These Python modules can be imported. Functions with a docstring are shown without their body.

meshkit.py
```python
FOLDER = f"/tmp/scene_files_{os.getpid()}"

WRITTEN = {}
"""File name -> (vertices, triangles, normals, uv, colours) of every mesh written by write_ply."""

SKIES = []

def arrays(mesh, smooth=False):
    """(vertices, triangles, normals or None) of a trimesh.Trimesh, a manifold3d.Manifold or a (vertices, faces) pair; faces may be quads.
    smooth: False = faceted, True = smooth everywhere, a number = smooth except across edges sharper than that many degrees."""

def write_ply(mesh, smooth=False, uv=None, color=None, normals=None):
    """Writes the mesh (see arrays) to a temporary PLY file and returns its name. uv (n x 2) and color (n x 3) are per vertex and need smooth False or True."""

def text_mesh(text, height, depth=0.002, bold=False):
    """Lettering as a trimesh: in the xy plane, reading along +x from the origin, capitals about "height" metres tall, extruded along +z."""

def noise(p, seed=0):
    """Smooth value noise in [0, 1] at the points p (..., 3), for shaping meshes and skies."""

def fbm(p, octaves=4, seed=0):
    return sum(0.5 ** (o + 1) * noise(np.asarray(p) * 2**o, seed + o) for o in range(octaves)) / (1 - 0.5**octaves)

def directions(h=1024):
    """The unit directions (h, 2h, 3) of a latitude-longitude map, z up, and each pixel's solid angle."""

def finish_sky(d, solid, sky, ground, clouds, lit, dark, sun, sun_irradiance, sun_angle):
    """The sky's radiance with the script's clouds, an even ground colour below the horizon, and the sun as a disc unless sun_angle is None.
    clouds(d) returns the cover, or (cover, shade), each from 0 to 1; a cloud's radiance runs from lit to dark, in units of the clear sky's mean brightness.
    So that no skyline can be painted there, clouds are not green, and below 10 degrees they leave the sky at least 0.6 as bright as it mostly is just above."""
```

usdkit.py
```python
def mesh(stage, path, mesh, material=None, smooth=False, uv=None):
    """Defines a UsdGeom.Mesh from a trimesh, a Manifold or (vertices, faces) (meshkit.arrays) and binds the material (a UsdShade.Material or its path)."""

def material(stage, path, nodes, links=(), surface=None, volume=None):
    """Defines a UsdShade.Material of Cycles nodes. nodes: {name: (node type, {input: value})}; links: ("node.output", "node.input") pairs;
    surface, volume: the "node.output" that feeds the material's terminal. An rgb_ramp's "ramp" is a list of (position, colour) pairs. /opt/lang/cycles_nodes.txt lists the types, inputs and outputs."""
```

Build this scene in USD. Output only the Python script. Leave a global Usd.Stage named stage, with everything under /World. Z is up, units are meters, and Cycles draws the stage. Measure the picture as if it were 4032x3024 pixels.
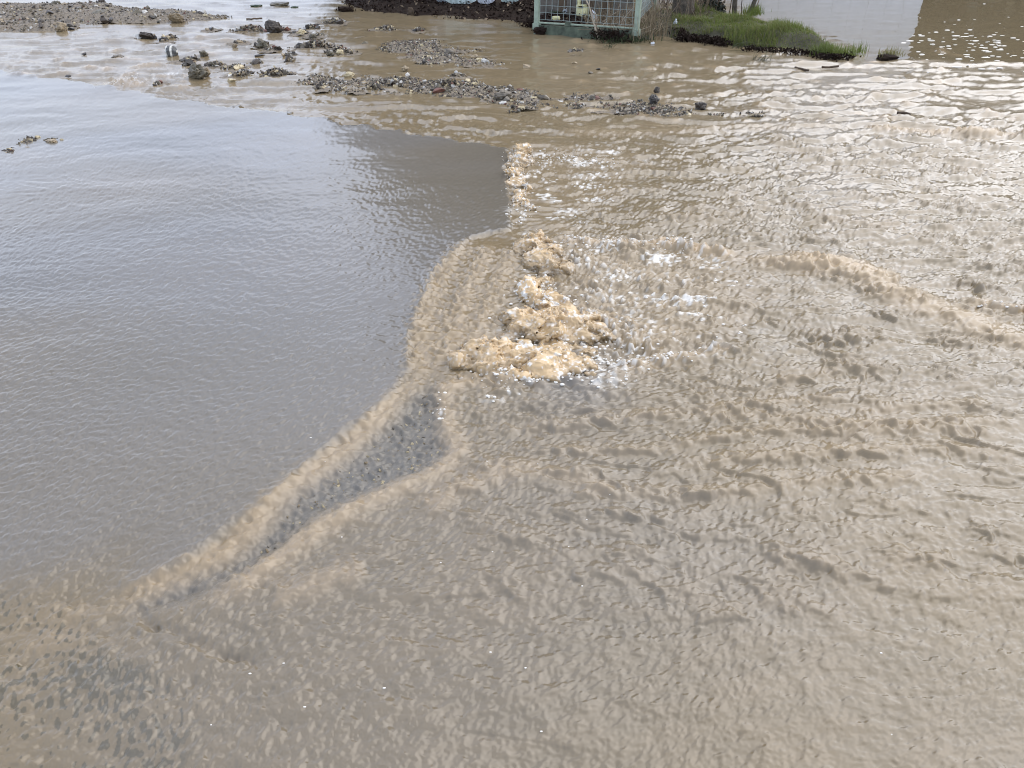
import math
import numpy as np
import trimesh
import usdkit
import meshkit
from scipy.ndimage import map_coordinates
from pxr import Usd, UsdGeom, UsdLux, UsdShade, Gf, Sdf, Vt

# ------------------------------------------------------------------ stage, camera, sky, sun
stage = Usd.Stage.CreateInMemory()
UsdGeom.SetStageUpAxis(stage, UsdGeom.Tokens.z)
UsdGeom.SetStageMetersPerUnit(stage, 1.0)
UsdGeom.Xform.Define(stage, '/World')
UsdGeom.Scope.Define(stage, '/World/Looks')
CAM_H, PITCH, FPX = 1.70, math.radians(32.3), 2990.0
EXPOSURE = 0.80
cam = UsdGeom.Camera.Define(stage, '/World/camera')
cam.CreateHorizontalApertureAttr(36.0)
cam.CreateVerticalApertureAttr(27.0)
cam.CreateFocalLengthAttr(36.0 * FPX / 4032)
cam.CreateClippingRangeAttr(Gf.Vec2f(0.05, 3000))
cam.CreateExposureAttr(EXPOSURE)
cam.AddTranslateOp().Set(Gf.Vec3d(0, 0, CAM_H))
cam.AddRotateXOp().Set(90 - math.degrees(PITCH))

SUN = np.array([0.55, 0.42, 0.72]); SUN /= np.linalg.norm(SUN)
SUN_EL, SUN_ROT = math.asin(SUN[2]), math.atan2(SUN[0], SUN[1])
dome = UsdLux.DomeLight.Define(stage, '/World/sky')
dome.CreateIntensityAttr(1.0)
dome_mat = usdkit.material(stage, '/World/Looks/sky_material', {
    'sky': ('sky_texture', {'sky_type': 'single_scattering', 'sun_disc': False, 'sun_elevation': SUN_EL, 'sun_rotation': SUN_ROT, 'aerosol_density': 1.5}),
    'tc': ('texture_coordinate', {}),
    'mp': ('mapping', {'scale': (1.0, 1.0, 2.6)}),
    'n': ('noise_texture', {'scale': 1.9, 'detail': 5, 'roughness': 0.55, 'distortion': 0.5}),
    'r': ('rgb_ramp', {'ramp': [(0.36, (0.35, 0.35, 0.35)), (0.58, (1, 1, 1))]}),
    'shade': ('noise_texture', {'scale': 3.1, 'detail': 4}),
    'cr': ('rgb_ramp', {'ramp': [(0.32, (4.3, 4.9, 6.3)), (0.66, (9.2, 9.8, 11.2))]}),
    'm': ('mix_color', {'use_clamp': False}),
    'sx': ('separate_xyz', {}),
    'lift': ('map_range', {'from_min': 0.0, 'from_max': 0.95, 'to_min': 1.10, 'to_max': 0.70, 'clamp': True}),
    'cl': ('mix_color', {'blend_type': 'multiply', 'fac': 1.0, 'use_clamp': False}),
    'dt': ('vector_math', {'math_type': 'dot_product', 'vector2': tuple(SUN)}),
    'mxd': ('math', {'math_type': 'maximum', 'value2': 0.0}), 'pw': ('math', {'math_type': 'power', 'value2': 3.0}),
    'gl': ('math', {'math_type': 'multiply_add', 'value2': 1.20, 'value3': 0.84}),
    'veil': ('mix_color', {'blend_type': 'multiply', 'fac': 1.0, 'use_clamp': False}),
    'warm': ('rgb_ramp', {'ramp': [(0.0, (0.95, 0.99, 1.06)), (0.8, (1.05, 1.0, 0.93))]}),
    'veil2': ('mix_color', {'blend_type': 'multiply', 'fac': 1.0, 'use_clamp': False}),
    'b': ('background_shader', {'strength': 0.11}),
}, [('tc.generated', 'mp.vector'), ('mp.vector', 'n.vector'), ('mp.vector', 'shade.vector'), ('n.fac', 'r.fac'), ('shade.fac', 'cr.fac'),
    ('r.color', 'm.fac'), ('sky.color', 'm.a'), ('cr.color', 'cl.a'), ('tc.generated', 'sx.vector'), ('sx.z', 'lift.value'), ('lift.result', 'cl.b'), ('tc.generated', 'dt.vector1'), ('dt.value', 'mxd.value1'), ('mxd.value', 'pw.value1'), ('pw.value', 'gl.value1'), ('cl.result', 'veil.a'), ('gl.value', 'veil.b'), ('pw.value', 'warm.fac'), ('veil.result', 'veil2.a'), ('warm.color', 'veil2.b'), ('veil2.result', 'm.b'), ('m.result', 'b.color')], surface='b.background')
UsdShade.MaterialBindingAPI.Apply(dome.GetPrim()).Bind(dome_mat)
dome.GetPrim().SetCustomDataByKey('kind', 'structure')

sun = UsdLux.DistantLight.Define(stage, '/World/sun')
sun.CreateIntensityAttr(0.20)
sun.CreateAngleAttr(75.0)
sun.CreateColorAttr(Gf.Vec3f(1.0, 0.93, 0.82))
sun.GetPrim().CreateAttribute('inputs:normalize', Sdf.ValueTypeNames.Bool).Set(True)
q = Gf.Rotation(Gf.Vec3d(0, 0, -1), Gf.Vec3d(*(-SUN))).GetQuat()
sun.AddOrientOp().Set(Gf.Quatf(q.GetReal(), Gf.Vec3f(q.GetImaginary())))

# ------------------------------------------------------------------ helpers
rng = np.random.default_rng(7)
CP, SP = math.cos(PITCH), math.sin(PITCH)


def ground(px, py, z=0.0):
    """The point of the level z that the photograph shows at a pixel: everything is then laid out on the real ground."""
    px, py = np.asarray(px, float), np.asarray(py, float)
    u, v = (px - 2016) / FPX, (1512 - py) / FPX
    fwd, down = CP + v * SP, SP - v * CP
    t = (CAM_H - z) / np.maximum(down, 1e-3)
    return np.stack([u * t, fwd * t], -1)


def W(pts, z=0.0):
    a = np.asarray(pts, float)
    return ground(a[:, 0], a[:, 1], z)


def G3(px, py, z=0.0):
    x, y = ground(px, py, z)
    return np.array([x, y, z])


def metres(npx, py):
    """The size of npx pixels at the ground row py."""
    y = ground(2016, py)[1]
    return npx / FPX * (y * CP + CAM_H * SP)


used = {}


def numbered(path):
    n = used.get(path, 0)
    used[path] = n + 1
    return path if n == 0 else f'{path}_{n:03d}'


def tag(o, label=None, cat=None, group=None, kind=None):
    p = o.GetPrim() if hasattr(o, 'GetPrim') else o
    for k, v in (('label', label), ('category', cat), ('group', group), ('kind', kind)):
        if v:
            p.SetCustomDataByKey(k, v)
    return o


def obj(name, mesh, mat, parent=None, smooth=False, local=True):
    base = str(parent.GetPath()) if parent is not None else '/World'
    return usdkit.mesh(stage, numbered(f'{base}/{name}'), mesh, mat, smooth)


def thing(name, loc, label, cat, group=None, rotz=0.0):
    x = UsdGeom.Xform.Define(stage, numbered('/World/' + name))
    x.AddTranslateOp().Set(Gf.Vec3d(*map(float, loc)))
    if rotz:
        x.AddRotateZOp().Set(math.degrees(rotz))
    return tag(x, label, cat, group)


def cat(ms):
    return trimesh.util.concatenate([m for m in ms if m is not None])


def box(x0, x1, y0, y1, z0, z1):
    m = trimesh.creation.box((x1 - x0, y1 - y0, z1 - z0))
    m.apply_translation(((x0 + x1) / 2, (y0 + y1) / 2, (z0 + z1) / 2))
    return m


def tube(points, radii, sides=7):
    p = np.asarray(points, float)
    r = np.broadcast_to(radii, (len(p),))
    t = np.gradient(p, axis=0)
    t /= np.linalg.norm(t, axis=1, keepdims=True) + 1e-12
    ref = np.array([1.0, 0, 0]) if abs(t[:, 2]).mean() > 0.7 else np.array([0, 0, 1.0])
    a = np.cross(t, ref); a /= np.linalg.norm(a, axis=1, keepdims=True) + 1e-12
    b = np.cross(t, a)
    ang = np.arange(sides) * 2 * np.pi / sides
    v = p[:, None] + r[:, None, None] * (np.cos(ang)[None, :, None] * a[:, None] + np.sin(ang)[None, :, None] * b[:, None])
    i, j = np.meshgrid(np.arange(len(p) - 1), np.arange(sides), indexing='ij')
    qd = np.stack([i * sides + j, i * sides + (j + 1) % sides, (i + 1) * sides + (j + 1) % sides, (i + 1) * sides + j], -1).reshape(-1, 4)
    n = len(p) * sides
    v = np.vstack([v.reshape(-1, 3), p[0], p[-1]])
    caps = [[(k + 1) % sides, k, n] for k in range(sides)] + [[n - sides + k, n - sides + (k + 1) % sides, n + 1] for k in range(sides)]
    f = np.vstack([qd[:, [0, 1, 2]], qd[:, [0, 2, 3]], np.array(caps)])
    m = trimesh.Trimesh(v, f, process=False)
    if m.volume < 0:
        m.invert()
    return m


def crooked(p0, p1, n=9, wob=0.03, seed=0, sag=0.0):
    r = np.random.default_rng(seed)
    t = np.linspace(0, 1, n)[:, None]
    p = np.asarray(p0) * (1 - t) + np.asarray(p1) * t
    w = r.normal(size=(n, 3)) * wob
    w[0] = 0
    p = p + np.cumsum(w, 0) * 0.5
    p[:, 2] -= sag * np.sin(np.pi * t[:, 0])
    return p


def sdf_poly(P, poly):
    """Signed distance (negative inside) of points to a polygon, in metres."""
    d = np.full(len(P), 1e9); inside = np.zeros(len(P), bool)
    n = len(poly)
    for i in range(n):
        a, b = poly[i], poly[(i + 1) % n]
        e = b - a
        w = P - a
        t = np.clip((w @ e) / (e @ e + 1e-12), 0, 1)
        d = np.minimum(d, ((w - t[:, None] * e) ** 2).sum(1))
        c = (a[1] > P[:, 1]) != (b[1] > P[:, 1])
        inside ^= c & (P[:, 0] < e[0] * (P[:, 1] - a[1]) / (e[1] if abs(e[1]) > 1e-12 else 1e-12) + a[0])
    d = np.sqrt(d)
    return np.where(inside, -d, d)


def dist_line(P, line):
    """(distance, side, length along) to a polyline."""
    best = np.full(len(P), 1e9); side = np.zeros(len(P)); along = np.zeros(len(P)); s0 = 0
    for a, b in zip(line[:-1], line[1:]):
        e = b - a; L = np.linalg.norm(e)
        w = P - a
        t = np.clip((w @ e) / (L * L), 0, 1)
        d = ((w - t[:, None] * e) ** 2).sum(1)
        k = d < best
        best[k] = d[k]
        side[k] = np.sign(e[0] * w[k, 1] - e[1] * w[k, 0])
        along[k] = s0 + t[k] * L
        s0 += L
    return np.sqrt(best), side, along, s0


def sstep(a, b, x):
    t = np.clip((x - a) / (b - a), 0, 1)
    return t * t * (3 - 2 * t)


class Tile:
    """A repeating field of waves with a chosen spectrum, unit variance."""
    def __init__(self, L, wl, band=0.45, aniso=1.0, ang=0.0, spread=None, n=512, seed=0, low=False):
        r = np.random.default_rng(seed)
        k = np.fft.fftfreq(n, L / n) * 1.0
        kx, ky = np.meshgrid(k, k, indexing='xy')
        c, s = math.cos(ang), math.sin(ang)
        a, b = kx * c + ky * s, (-kx * s + ky * c)
        kk = np.sqrt((a / aniso) ** 2 + b ** 2) + 1e-9
        amp = np.exp(-0.5 * (np.log(kk * wl) / band) ** 2)
        if low:
            amp = np.where(kk * wl < 1, 1, amp)
        amp[0, 0] = 0
        f = np.fft.ifft2(np.fft.fft2(r.normal(size=(n, n))) * amp).real
        self.f, self.L, self.n = f / f.std(), L, n

    def __call__(self, x, y):
        s = self.n / self.L
        return map_coordinates(self.f, [np.asarray(y) * s, np.asarray(x) * s], order=1, mode='grid-wrap')


def surface_net(f, origin, h):
    """An isosurface (f < 0 inside) of a grid of values: smooth quads, one vertex for each crossed cell."""
    s = f < 0
    cnt = np.zeros(np.array(f.shape) - 1); pos = np.zeros((*cnt.shape, 3))
    nx, ny, nz = f.shape
    offs = [(i, j, k) for i in (0, 1) for j in (0, 1) for k in (0, 1)]
    sub = {o: f[o[0]:nx - 1 + o[0], o[1]:ny - 1 + o[1], o[2]:nz - 1 + o[2]] for o in offs}
    for o in offs:
        for ax in range(3):
            if o[ax] == 0:
                o2 = list(o); o2[ax] = 1
                a, b = sub[o], sub[tuple(o2)]
                m = (a < 0) != (b < 0)
                t = np.where(m, a / np.where(m, a - b, 1), 0)
                cnt += m
                for d in range(3):
                    pos[..., d] += m * (o[d] + (t if d == ax else 0))
    on = cnt > 0
    idx = np.full(cnt.shape, -1); idx[on] = np.arange(on.sum())
    cell = np.argwhere(on)
    v = origin + h * (cell + pos[on] / cnt[on][:, None])
    quads = []
    for ax in range(3):
        o = [slice(None)] * 3; o2 = [slice(None)] * 3
        o[ax] = slice(0, -1); o2[ax] = slice(1, None)
        a, b = s[tuple(o)], s[tuple(o2)]
        e = np.argwhere(a != b)
        u, w = (ax + 1) % 3, (ax + 2) % 3
        ok = (e[:, u] > 0) & (e[:, w] > 0) & (e[:, u] < f.shape[u] - 1) & (e[:, w] < f.shape[w] - 1)
        e = e[ok]
        flip = a[tuple(e.T)]
        c = []
        for du, dw in ((1, 1), (0, 1), (0, 0), (1, 0)):
            g = e.copy(); g[:, u] -= du; g[:, w] -= dw
            c.append(idx[tuple(g.T)])
        c = np.stack(c, 1)
        c[~flip] = c[~flip][:, ::-1]
        quads.append(c)
    qd = np.vstack(quads)
    return v, np.vstack([qd[:, [0, 1, 2]], qd[:, [0, 2, 3]]])


# ------------------------------------------------------------------ materials
def simple(name, color, rough=0.6, vary=0.0, scale=8.0, bump=0.0, spec=0.5, rnd=0.0, extra=None, translucent=0.0):
    c = np.array(color, float)
    nodes = {'tc': ('texture_coordinate', {}), 'n': ('noise_texture', {'scale': scale, 'detail': 5, 'roughness': 0.62}),
             'r': ('rgb_ramp', {'ramp': [(0.3, tuple(c * (1 - vary))), (0.7, tuple(np.minimum(c * (1 + vary), 0.95)))]}),
             'p': ('principled_bsdf', {'roughness': rough, 'specular_ior_level': spec})}
    links = [('tc.object', 'n.vector'), ('n.fac', 'r.fac')]
    src = 'r.color'
    if rnd:
        nodes['i'] = ('geometry', {})
        nodes['ir'] = ('rgb_ramp', {'ramp': [(0, (1 - rnd,) * 3), (1, (1 + rnd,) * 3)]})
        nodes['mx'] = ('mix_color', {'blend_type': 'multiply', 'fac': 1.0, 'use_clamp': False})
        links += [('i.random_per_island', 'ir.fac'), (src, 'mx.a'), ('ir.color', 'mx.b')]
        src = 'mx.result'
    links.append((src, 'p.base_color'))
    if bump:
        nodes['b'] = ('bump', {'strength': 0.7, 'distance': bump})
        links += [('n.fac', 'b.height'), ('b.normal', 'p.normal')]
    out = 'p.BSDF'
    if translucent:
        nodes['t'] = ('translucent_bsdf', {})
        nodes['mc'] = ('mix_closure', {'fac': translucent})
        links += [(src, 't.color'), ('p.BSDF', 'mc.closure1'), ('t.BSDF', 'mc.closure2')]
        out = 'mc.closure'
    return usdkit.material(stage, f'/World/Looks/{name}', nodes, links, surface=out)


def water_material(name, dark, light, clear, base_rough=None):
    nodes = {
        'silt': ('attribute', {'attribute': 'silt'}), 'foam': ('attribute', {'attribute': 'foam'}),
        'clear': ('attribute', {'attribute': 'clear'}), 'rough': ('attribute', {'attribute': 'rough'}),
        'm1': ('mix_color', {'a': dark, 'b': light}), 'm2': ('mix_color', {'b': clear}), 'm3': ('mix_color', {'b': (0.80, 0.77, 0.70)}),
        'tc': ('texture_coordinate', {}), 'n': ('noise_texture', {'scale': 55.0, 'detail': 3, 'roughness': 0.6}),
        'bp': ('bump', {'strength': 0.25, 'distance': 0.004}),
        'p': ('principled_bsdf', {'ior': 1.6, 'specular_ior_level': 0.5}),
    }
    links = [('silt.fac', 'm1.fac'), ('clear.fac', 'm2.fac'), ('foam.fac', 'm3.fac'), ('m1.result', 'm2.a'), ('m2.result', 'm3.a'), ('m3.result', 'p.base_color'),
             ('rough.fac', 'p.roughness'), ('tc.object', 'n.vector')]
    return usdkit.material(stage, f'/World/Looks/{name}', nodes, links, surface='p.BSDF')


M = {}
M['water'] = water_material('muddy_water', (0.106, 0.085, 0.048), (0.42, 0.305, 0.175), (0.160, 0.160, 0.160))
M['splash'] = water_material('churned_water', (0.13, 0.094, 0.05), (0.60, 0.42, 0.22), (0.13, 0.13, 0.12))
M['foam'] = simple('foam', (0.80, 0.76, 0.68), 0.3, 0.05, 40)
M['ground'] = simple('wet_ground', (0.14, 0.11, 0.075), 0.5, 0.4, 2.0, 0.02)
M['gravel'] = simple('wet_gravel_bed', (0.20, 0.160, 0.112), 0.6, 0.55, 26.0, 0.02)
M['soil'] = simple('dark_soil', (0.028, 0.018, 0.012), 0.9, 0.5, 14.0, 0.03, spec=0.15)
M['turf_soil'] = simple('turf_soil', (0.05, 0.045, 0.022), 0.8, 0.4, 10.0, 0.02)
STONE = {'dark brown': (0.055, 0.042, 0.03), 'black': (0.04, 0.034, 0.028), 'grey': (0.185, 0.155, 0.115), 'tan': (0.30, 0.23, 0.14),
         'cream': (0.58, 0.48, 0.29), 'white': (0.58, 0.55, 0.49), 'reddish': (0.15, 0.065, 0.045), 'olive grey': (0.13, 0.11, 0.072)}
for k, c in STONE.items():
    M['stone ' + k] = simple('stone_' + k.replace(' ', '_'), c, 0.38, 0.4, 22.0, 0.012)
M['green_paint'] = simple('pale_green_paint', (0.31, 0.37, 0.28), 0.45, 0.22, 14.0)
M['dark_green'] = simple('mossy_concrete', (0.085, 0.105, 0.07), 0.7, 0.5, 12.0, 0.01)
M['wire'] = simple('fence_wire', (0.34, 0.40, 0.37), 0.4, 0.2, 30.0)
M['wood'] = simple('weathered_wood', (0.12, 0.105, 0.085), 0.8, 0.45, 9.0, 0.01)
M['brown_wood'] = simple('brown_wood', (0.09, 0.06, 0.035), 0.75, 0.4, 9.0, 0.01)
M['bark'] = simple('tree_bark', (0.10, 0.082, 0.06), 0.9, 0.6, 16.0, 0.03)
M['dead_wood'] = simple('dead_wood', (0.27, 0.20, 0.13), 0.8, 0.4, 20.0, 0.006)
M['pale_wood'] = simple('pale_dead_wood', (0.46, 0.39, 0.29), 0.8, 0.3, 20.0, 0.006)
M['straw'] = simple('dry_straw', (0.36, 0.275, 0.16), 0.8, 0.3, 6.0, rnd=0.4)
M['grass'] = simple('green_grass', (0.26, 0.33, 0.07), 0.55, 0.3, 3.0, rnd=0.5, translucent=0.4)
M['grass_yellow'] = simple('yellow_grass', (0.34, 0.31, 0.11), 0.6, 0.3, 3.0, rnd=0.4, translucent=0.3)
M['leaf_litter'] = simple('leaf_litter', (0.085, 0.042, 0.022), 0.8, 0.5, 5.0, rnd=0.8, spec=0.2)
M['leaf_dark'] = simple('evergreen_leaf', (0.026, 0.036, 0.018), 0.35, 0.4, 6.0, rnd=0.5)
M['crown'] = simple('tree_leaf', (0.05, 0.062, 0.025), 0.55, 0.4, 1.0, rnd=0.5)
M['hill'] = simple('wooded_hill', (0.05, 0.045, 0.022), 0.9, 0.5, 0.5, 0.3, spec=0.1)
M['moss'] = simple('moss', (0.06, 0.085, 0.025), 0.9, 0.5, 20.0, 0.01, rnd=0.4)
M['yellow_plastic'] = simple('yellowed_plastic', (0.66, 0.62, 0.34), 0.4, 0.35, 9.0)
M['white_plastic'] = simple('white_plastic', (0.78, 0.80, 0.82), 0.35, 0.08, 12.0)
M['grey_plastic'] = simple('grey_plastic', (0.38, 0.41, 0.43), 0.3, 0.3, 12.0)
M['blue_plastic'] = simple('blue_plastic', (0.12, 0.25, 0.34), 0.3, 0.2, 12.0)
M['pale_sheet'] = simple('pale_sheet', (0.56, 0.64, 0.60), 0.5, 0.25, 4.0)
M['white_wall'] = simple('white_wall', (0.80, 0.83, 0.86), 0.5, 0.08, 3.0)
M['roof'] = simple('roof_sheet', (0.10, 0.09, 0.085), 0.7, 0.3, 3.0)
M['glass_dark'] = simple('window_pane', (0.03, 0.035, 0.04), 0.08, 0.2, 3.0)
M['weed'] = simple('water_weed', (0.05, 0.075, 0.025), 0.4, 0.4, 9.0, rnd=0.4)

# ------------------------------------------------------------------ the flood water: one sheet of waves
NX, NY = 1000, 860
ang = np.linspace(math.radians(64.5), math.radians(5.0), NY)
gy = CAM_H / np.tan(ang)
gu = np.linspace(-1.1, 1.1, NX)
YY, UU = np.meshgrid(gy, gu, indexing='ij')
XX = UU * (0.62 + 0.567 * YY)
Pw = np.stack([XX.ravel(), YY.ravel()], 1)
X, Y = Pw.T
DR = (math.radians(59.5) / NY) * (Y ** 2 + CAM_H ** 2) / CAM_H   # row spacing on the ground


T_edge, T_edge2 = Tile(8.0, 0.5, 0.5, seed=71), Tile(3.0, 0.09, 0.4, seed=72)


def mask(pts, soft):
    return 1 - sstep(-soft, soft, sdf_poly(Pw, W(pts)) + (0.035 * T_edge(X, Y) + 0.012 * T_edge2(X, Y)) * (0.16 + 0.84 * sstep(3.5, 7.5, Y)))


# long wandering distortion, used to bend every field so that no crest is straight
T_warp = Tile(9.0, 1.6, 0.5, seed=3)
T_warp2 = Tile(3.1, 0.42, 0.5, seed=4)
wx = 0.06 * T_warp(X, Y) + 0.006 * T_warp2(X + 5, Y)
wy = 0.05 * T_warp(X + 3.3, Y + 1.7) + 0.006 * T_warp2(X, Y + 2.2)
wk = 0.35 + 0.65 * sstep(1.5, 6, Y)
XW, YW = X + wx * wk, Y + wy * wk

# regions
m_sheet = mask([(-600, 230), (0, 285), (300, 325), (700, 395), (1200, 462), (1700, 545), (1985, 592), (2005, 680), (2015, 850), (2005, 915), (1850, 945), (1720, 1090),
                (1640, 1250), (1610, 1480), (1570, 1560), (1320, 1760), (1020, 2030), (720, 2220), (400, 2360), (0, 2470), (-900, 2500)], 0.025)
_l = W([(-900, 2560), (60, 2470), (430, 2370), (520, 2320)])
_d = dist_line(Pw, _l)[0]
m_sheet = m_sheet * (1 - (1 - sstep(0.0, 0.32, _d)) * sstep(G3(700, 2260)[0], G3(230, 2440)[0], X))
m_brown = mask([(2015, 905), (1850, 945), (1720, 1090), (1640, 1250), (1600, 1480), (1760, 1500), (1870, 1400), (2040, 1270), (2100, 1100), (2060, 960)], 0.05)
m_gap = mask([(1610, 1560), (1700, 1530), (1735, 1560), (1740, 1680), (1780, 1770), (1640, 1860), (1440, 1940), (1240, 2040), (1090, 2170), (880, 2290), (640, 2390), (520, 2400),
              (640, 2330), (900, 2220), (1050, 2080), (1150, 1960), (1370, 1800), (1560, 1640)], 0.055)
m_pool = mask([(2640, -400), (5200, -400), (5200, 262), (4032, 248), (3750, 238), (3480, 228), (3330, 170), (3150, 110), (2940, 50)], 0.25)
m_foam = mask([(2050, 560), (2400, 570), (2560, 640), (2450, 760), (2250, 860), (2350, 930), (2800, 970), (3000, 1120), (2900, 1300), (2600, 1420), (2350, 1520), (1950, 1560), (1900, 1400), (2060, 1240),
               (2120, 1120), (2050, 930), (2030, 750)], 0.15)
m_up = mask([(-900, 120), (600, 130), (1300, 300), (1250, 440), (700, 385), (300, 318), (-900, 220)], 0.5)
m_fans = mask([(1800, 1560), (2400, 1560), (4300, 1350), (4300, 2350), (2500, 2300), (1850, 1900)], 0.35)
m_near = sstep(3.2, 1.9, Y)
m_right = np.clip(1 - m_sheet - m_pool, 0, 1) * (1 - m_brown)
far = sstep(4.5, 9.0, Y)

H = np.zeros_like(X); silt = np.full_like(X, 0.29); foam = np.zeros_like(X); clear = np.zeros_like(X)


def fade(wl):
    return np.clip(wl / (2.4 * DR), 0, 1) ** 1.5


# the sheet stands a little higher than the water below the step
H += 0.022 * m_sheet + 0.012 * m_brown - 0.013 * m_gap
# broad undulation and chop
T_s1 = Tile(11.0, 0.75, 0.4, 0.55, 0.15, seed=11); T_s2 = Tile(7.3, 0.30, 0.4, 0.5, -0.2, seed=12)
T_m = Tile(4.1, 0.12, 0.42, 0.42, 0.12, seed=13); T_m2 = Tile(3.7, 0.10, 0.38, 0.7, -0.5, seed=14)
T_f = Tile(2.3, 0.046, 0.42, 0.5, 0.1, seed=15, n=768); T_f2 = Tile(1.9, 0.034, 0.36, 0.65, 0.9, seed=16, n=768)
T_c = Tile(1.3, 0.021, 0.36, 0.6, 0.15, seed=17, n=768); T_c2 = Tile(1.1, 0.018, 0.32, 1.0, -0.6, seed=18, n=768)
T_big = Tile(17.0, 2.4, 0.5, 0.6, 0.1, seed=19)
patch = 0.5 + 0.5 * np.tanh(0.9 * T_big(X, Y))
sharp = lambda n: (np.exp(0.6 * np.clip(n, -3, 1.7)) - 1.18) * 0.95
a_s1 = 0.0036 * m_right * (1 - 0.3 * far) + 0.0016 * m_sheet + 0.0012 * m_pool
a_s2 = 0.0026 * m_right * (1 - 0.2 * far) + 0.0006 * m_sheet + 0.0012 * m_pool + 0.002 * m_brown
m_mid = sstep(2.0, 3.2, Y) * sstep(9, 6.5, Y)
a_m = (0.0014 + 0.0015 * m_mid + 0.0014 * far + 0.0012 * m_foam + 0.001 * m_up) * m_right * (0.6 + 0.8 * patch) + 0.0006 * m_sheet + 0.0014 * m_brown + 0.00045 * m_pool
m_mid = sstep(2.0, 3.2, Y) * sstep(8, 5.5, Y)
a_f = (0.0012 + 0.0010 * m_mid + 0.0004 * far + 0.0004 * m_foam) * m_right * (0.6 + 0.8 * patch) + 0.0009 * m_sheet + 0.0008 * m_brown + 0.0001 * m_pool
a_c = 0.00046 * m_right + 0.00055 * m_sheet + 0.0003 * m_brown + 0.0005 * m_gap
H += a_s1 * T_s1(XW, YW) + fade(0.3) * a_s2 * sharp(T_s2(XW, YW))
T_far = Tile(13.0, 0.36, 0.4, 0.2, 0.05, seed=26, n=768); T_far2 = Tile(11.0, 0.6, 0.4, 0.24, -0.1, seed=27, n=768)
H += far * m_right * (0.0075 * fade(0.36) * T_far(XW, YW) + 0.008 * fade(0.7) * sharp(T_far2(XW, YW)))
T_d = Tile(6.3, 0.12, 0.42, 0.36, 0.06, seed=81, n=1024); T_d2 = Tile(8.7, 0.30, 0.42, 0.38, -0.05, seed=82, n=768)
a_d = m_right * sstep(1.8, 3.4, Y) * (0.55 + 0.6 * sstep(-0.5, 2.5, X)) * (0.6 + 0.7 * patch)
H += a_d * (0.0046 * fade(0.12) * sharp(T_d(XW, YW)) + 0.0080 * fade(0.3) * sharp(T_d2(XW, YW)))
H += fade(0.12) * a_m * (sharp(T_m(XW, YW)) + 0.7 * T_m2(XW, YW))
H += fade(0.05) * a_f * (sharp(T_f(XW, YW)) + 0.8 * T_f2(XW + 0.3, YW))
H += fade(0.022) * a_c * (sharp(T_c(XW, YW)) + 0.8 * T_c2(XW, YW))
# calm pool: long thin ripples that break the reflections into bars
T_p = Tile(9.0, 0.16, 0.4, 0.16, 0.02, seed=21, n=768)
H += 0.0010 * m_pool * T_p(X, Y)

# long crease fronts that fan out to the right of the step
T_k = Tile(6.1, 0.42, 0.5, 0.36, -0.06, seed=23, n=768); T_k2 = Tile(5.3, 0.30, 0.5, 0.36, 0.10, seed=24, n=768); T_gate = Tile(4.7, 0.5, 0.5, 0.6, 0, seed=25)
for T_, sd, wgt in ((T_k, 0.0, 1.0), (T_k2, 1.3, 0.8)):
    n = T_(XW + sd, YW)
    gate = sstep(0.1, 1.1, T_gate(X + sd, Y))
    wgt2 = wgt * m_right * gate * (0.35 + 0.9 * m_fans) * (1 - 0.75 * m_near)
    H += 0.0125 * wgt2 * np.tanh(n / 0.05) * np.exp(-(n / 0.6) ** 2)

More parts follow.
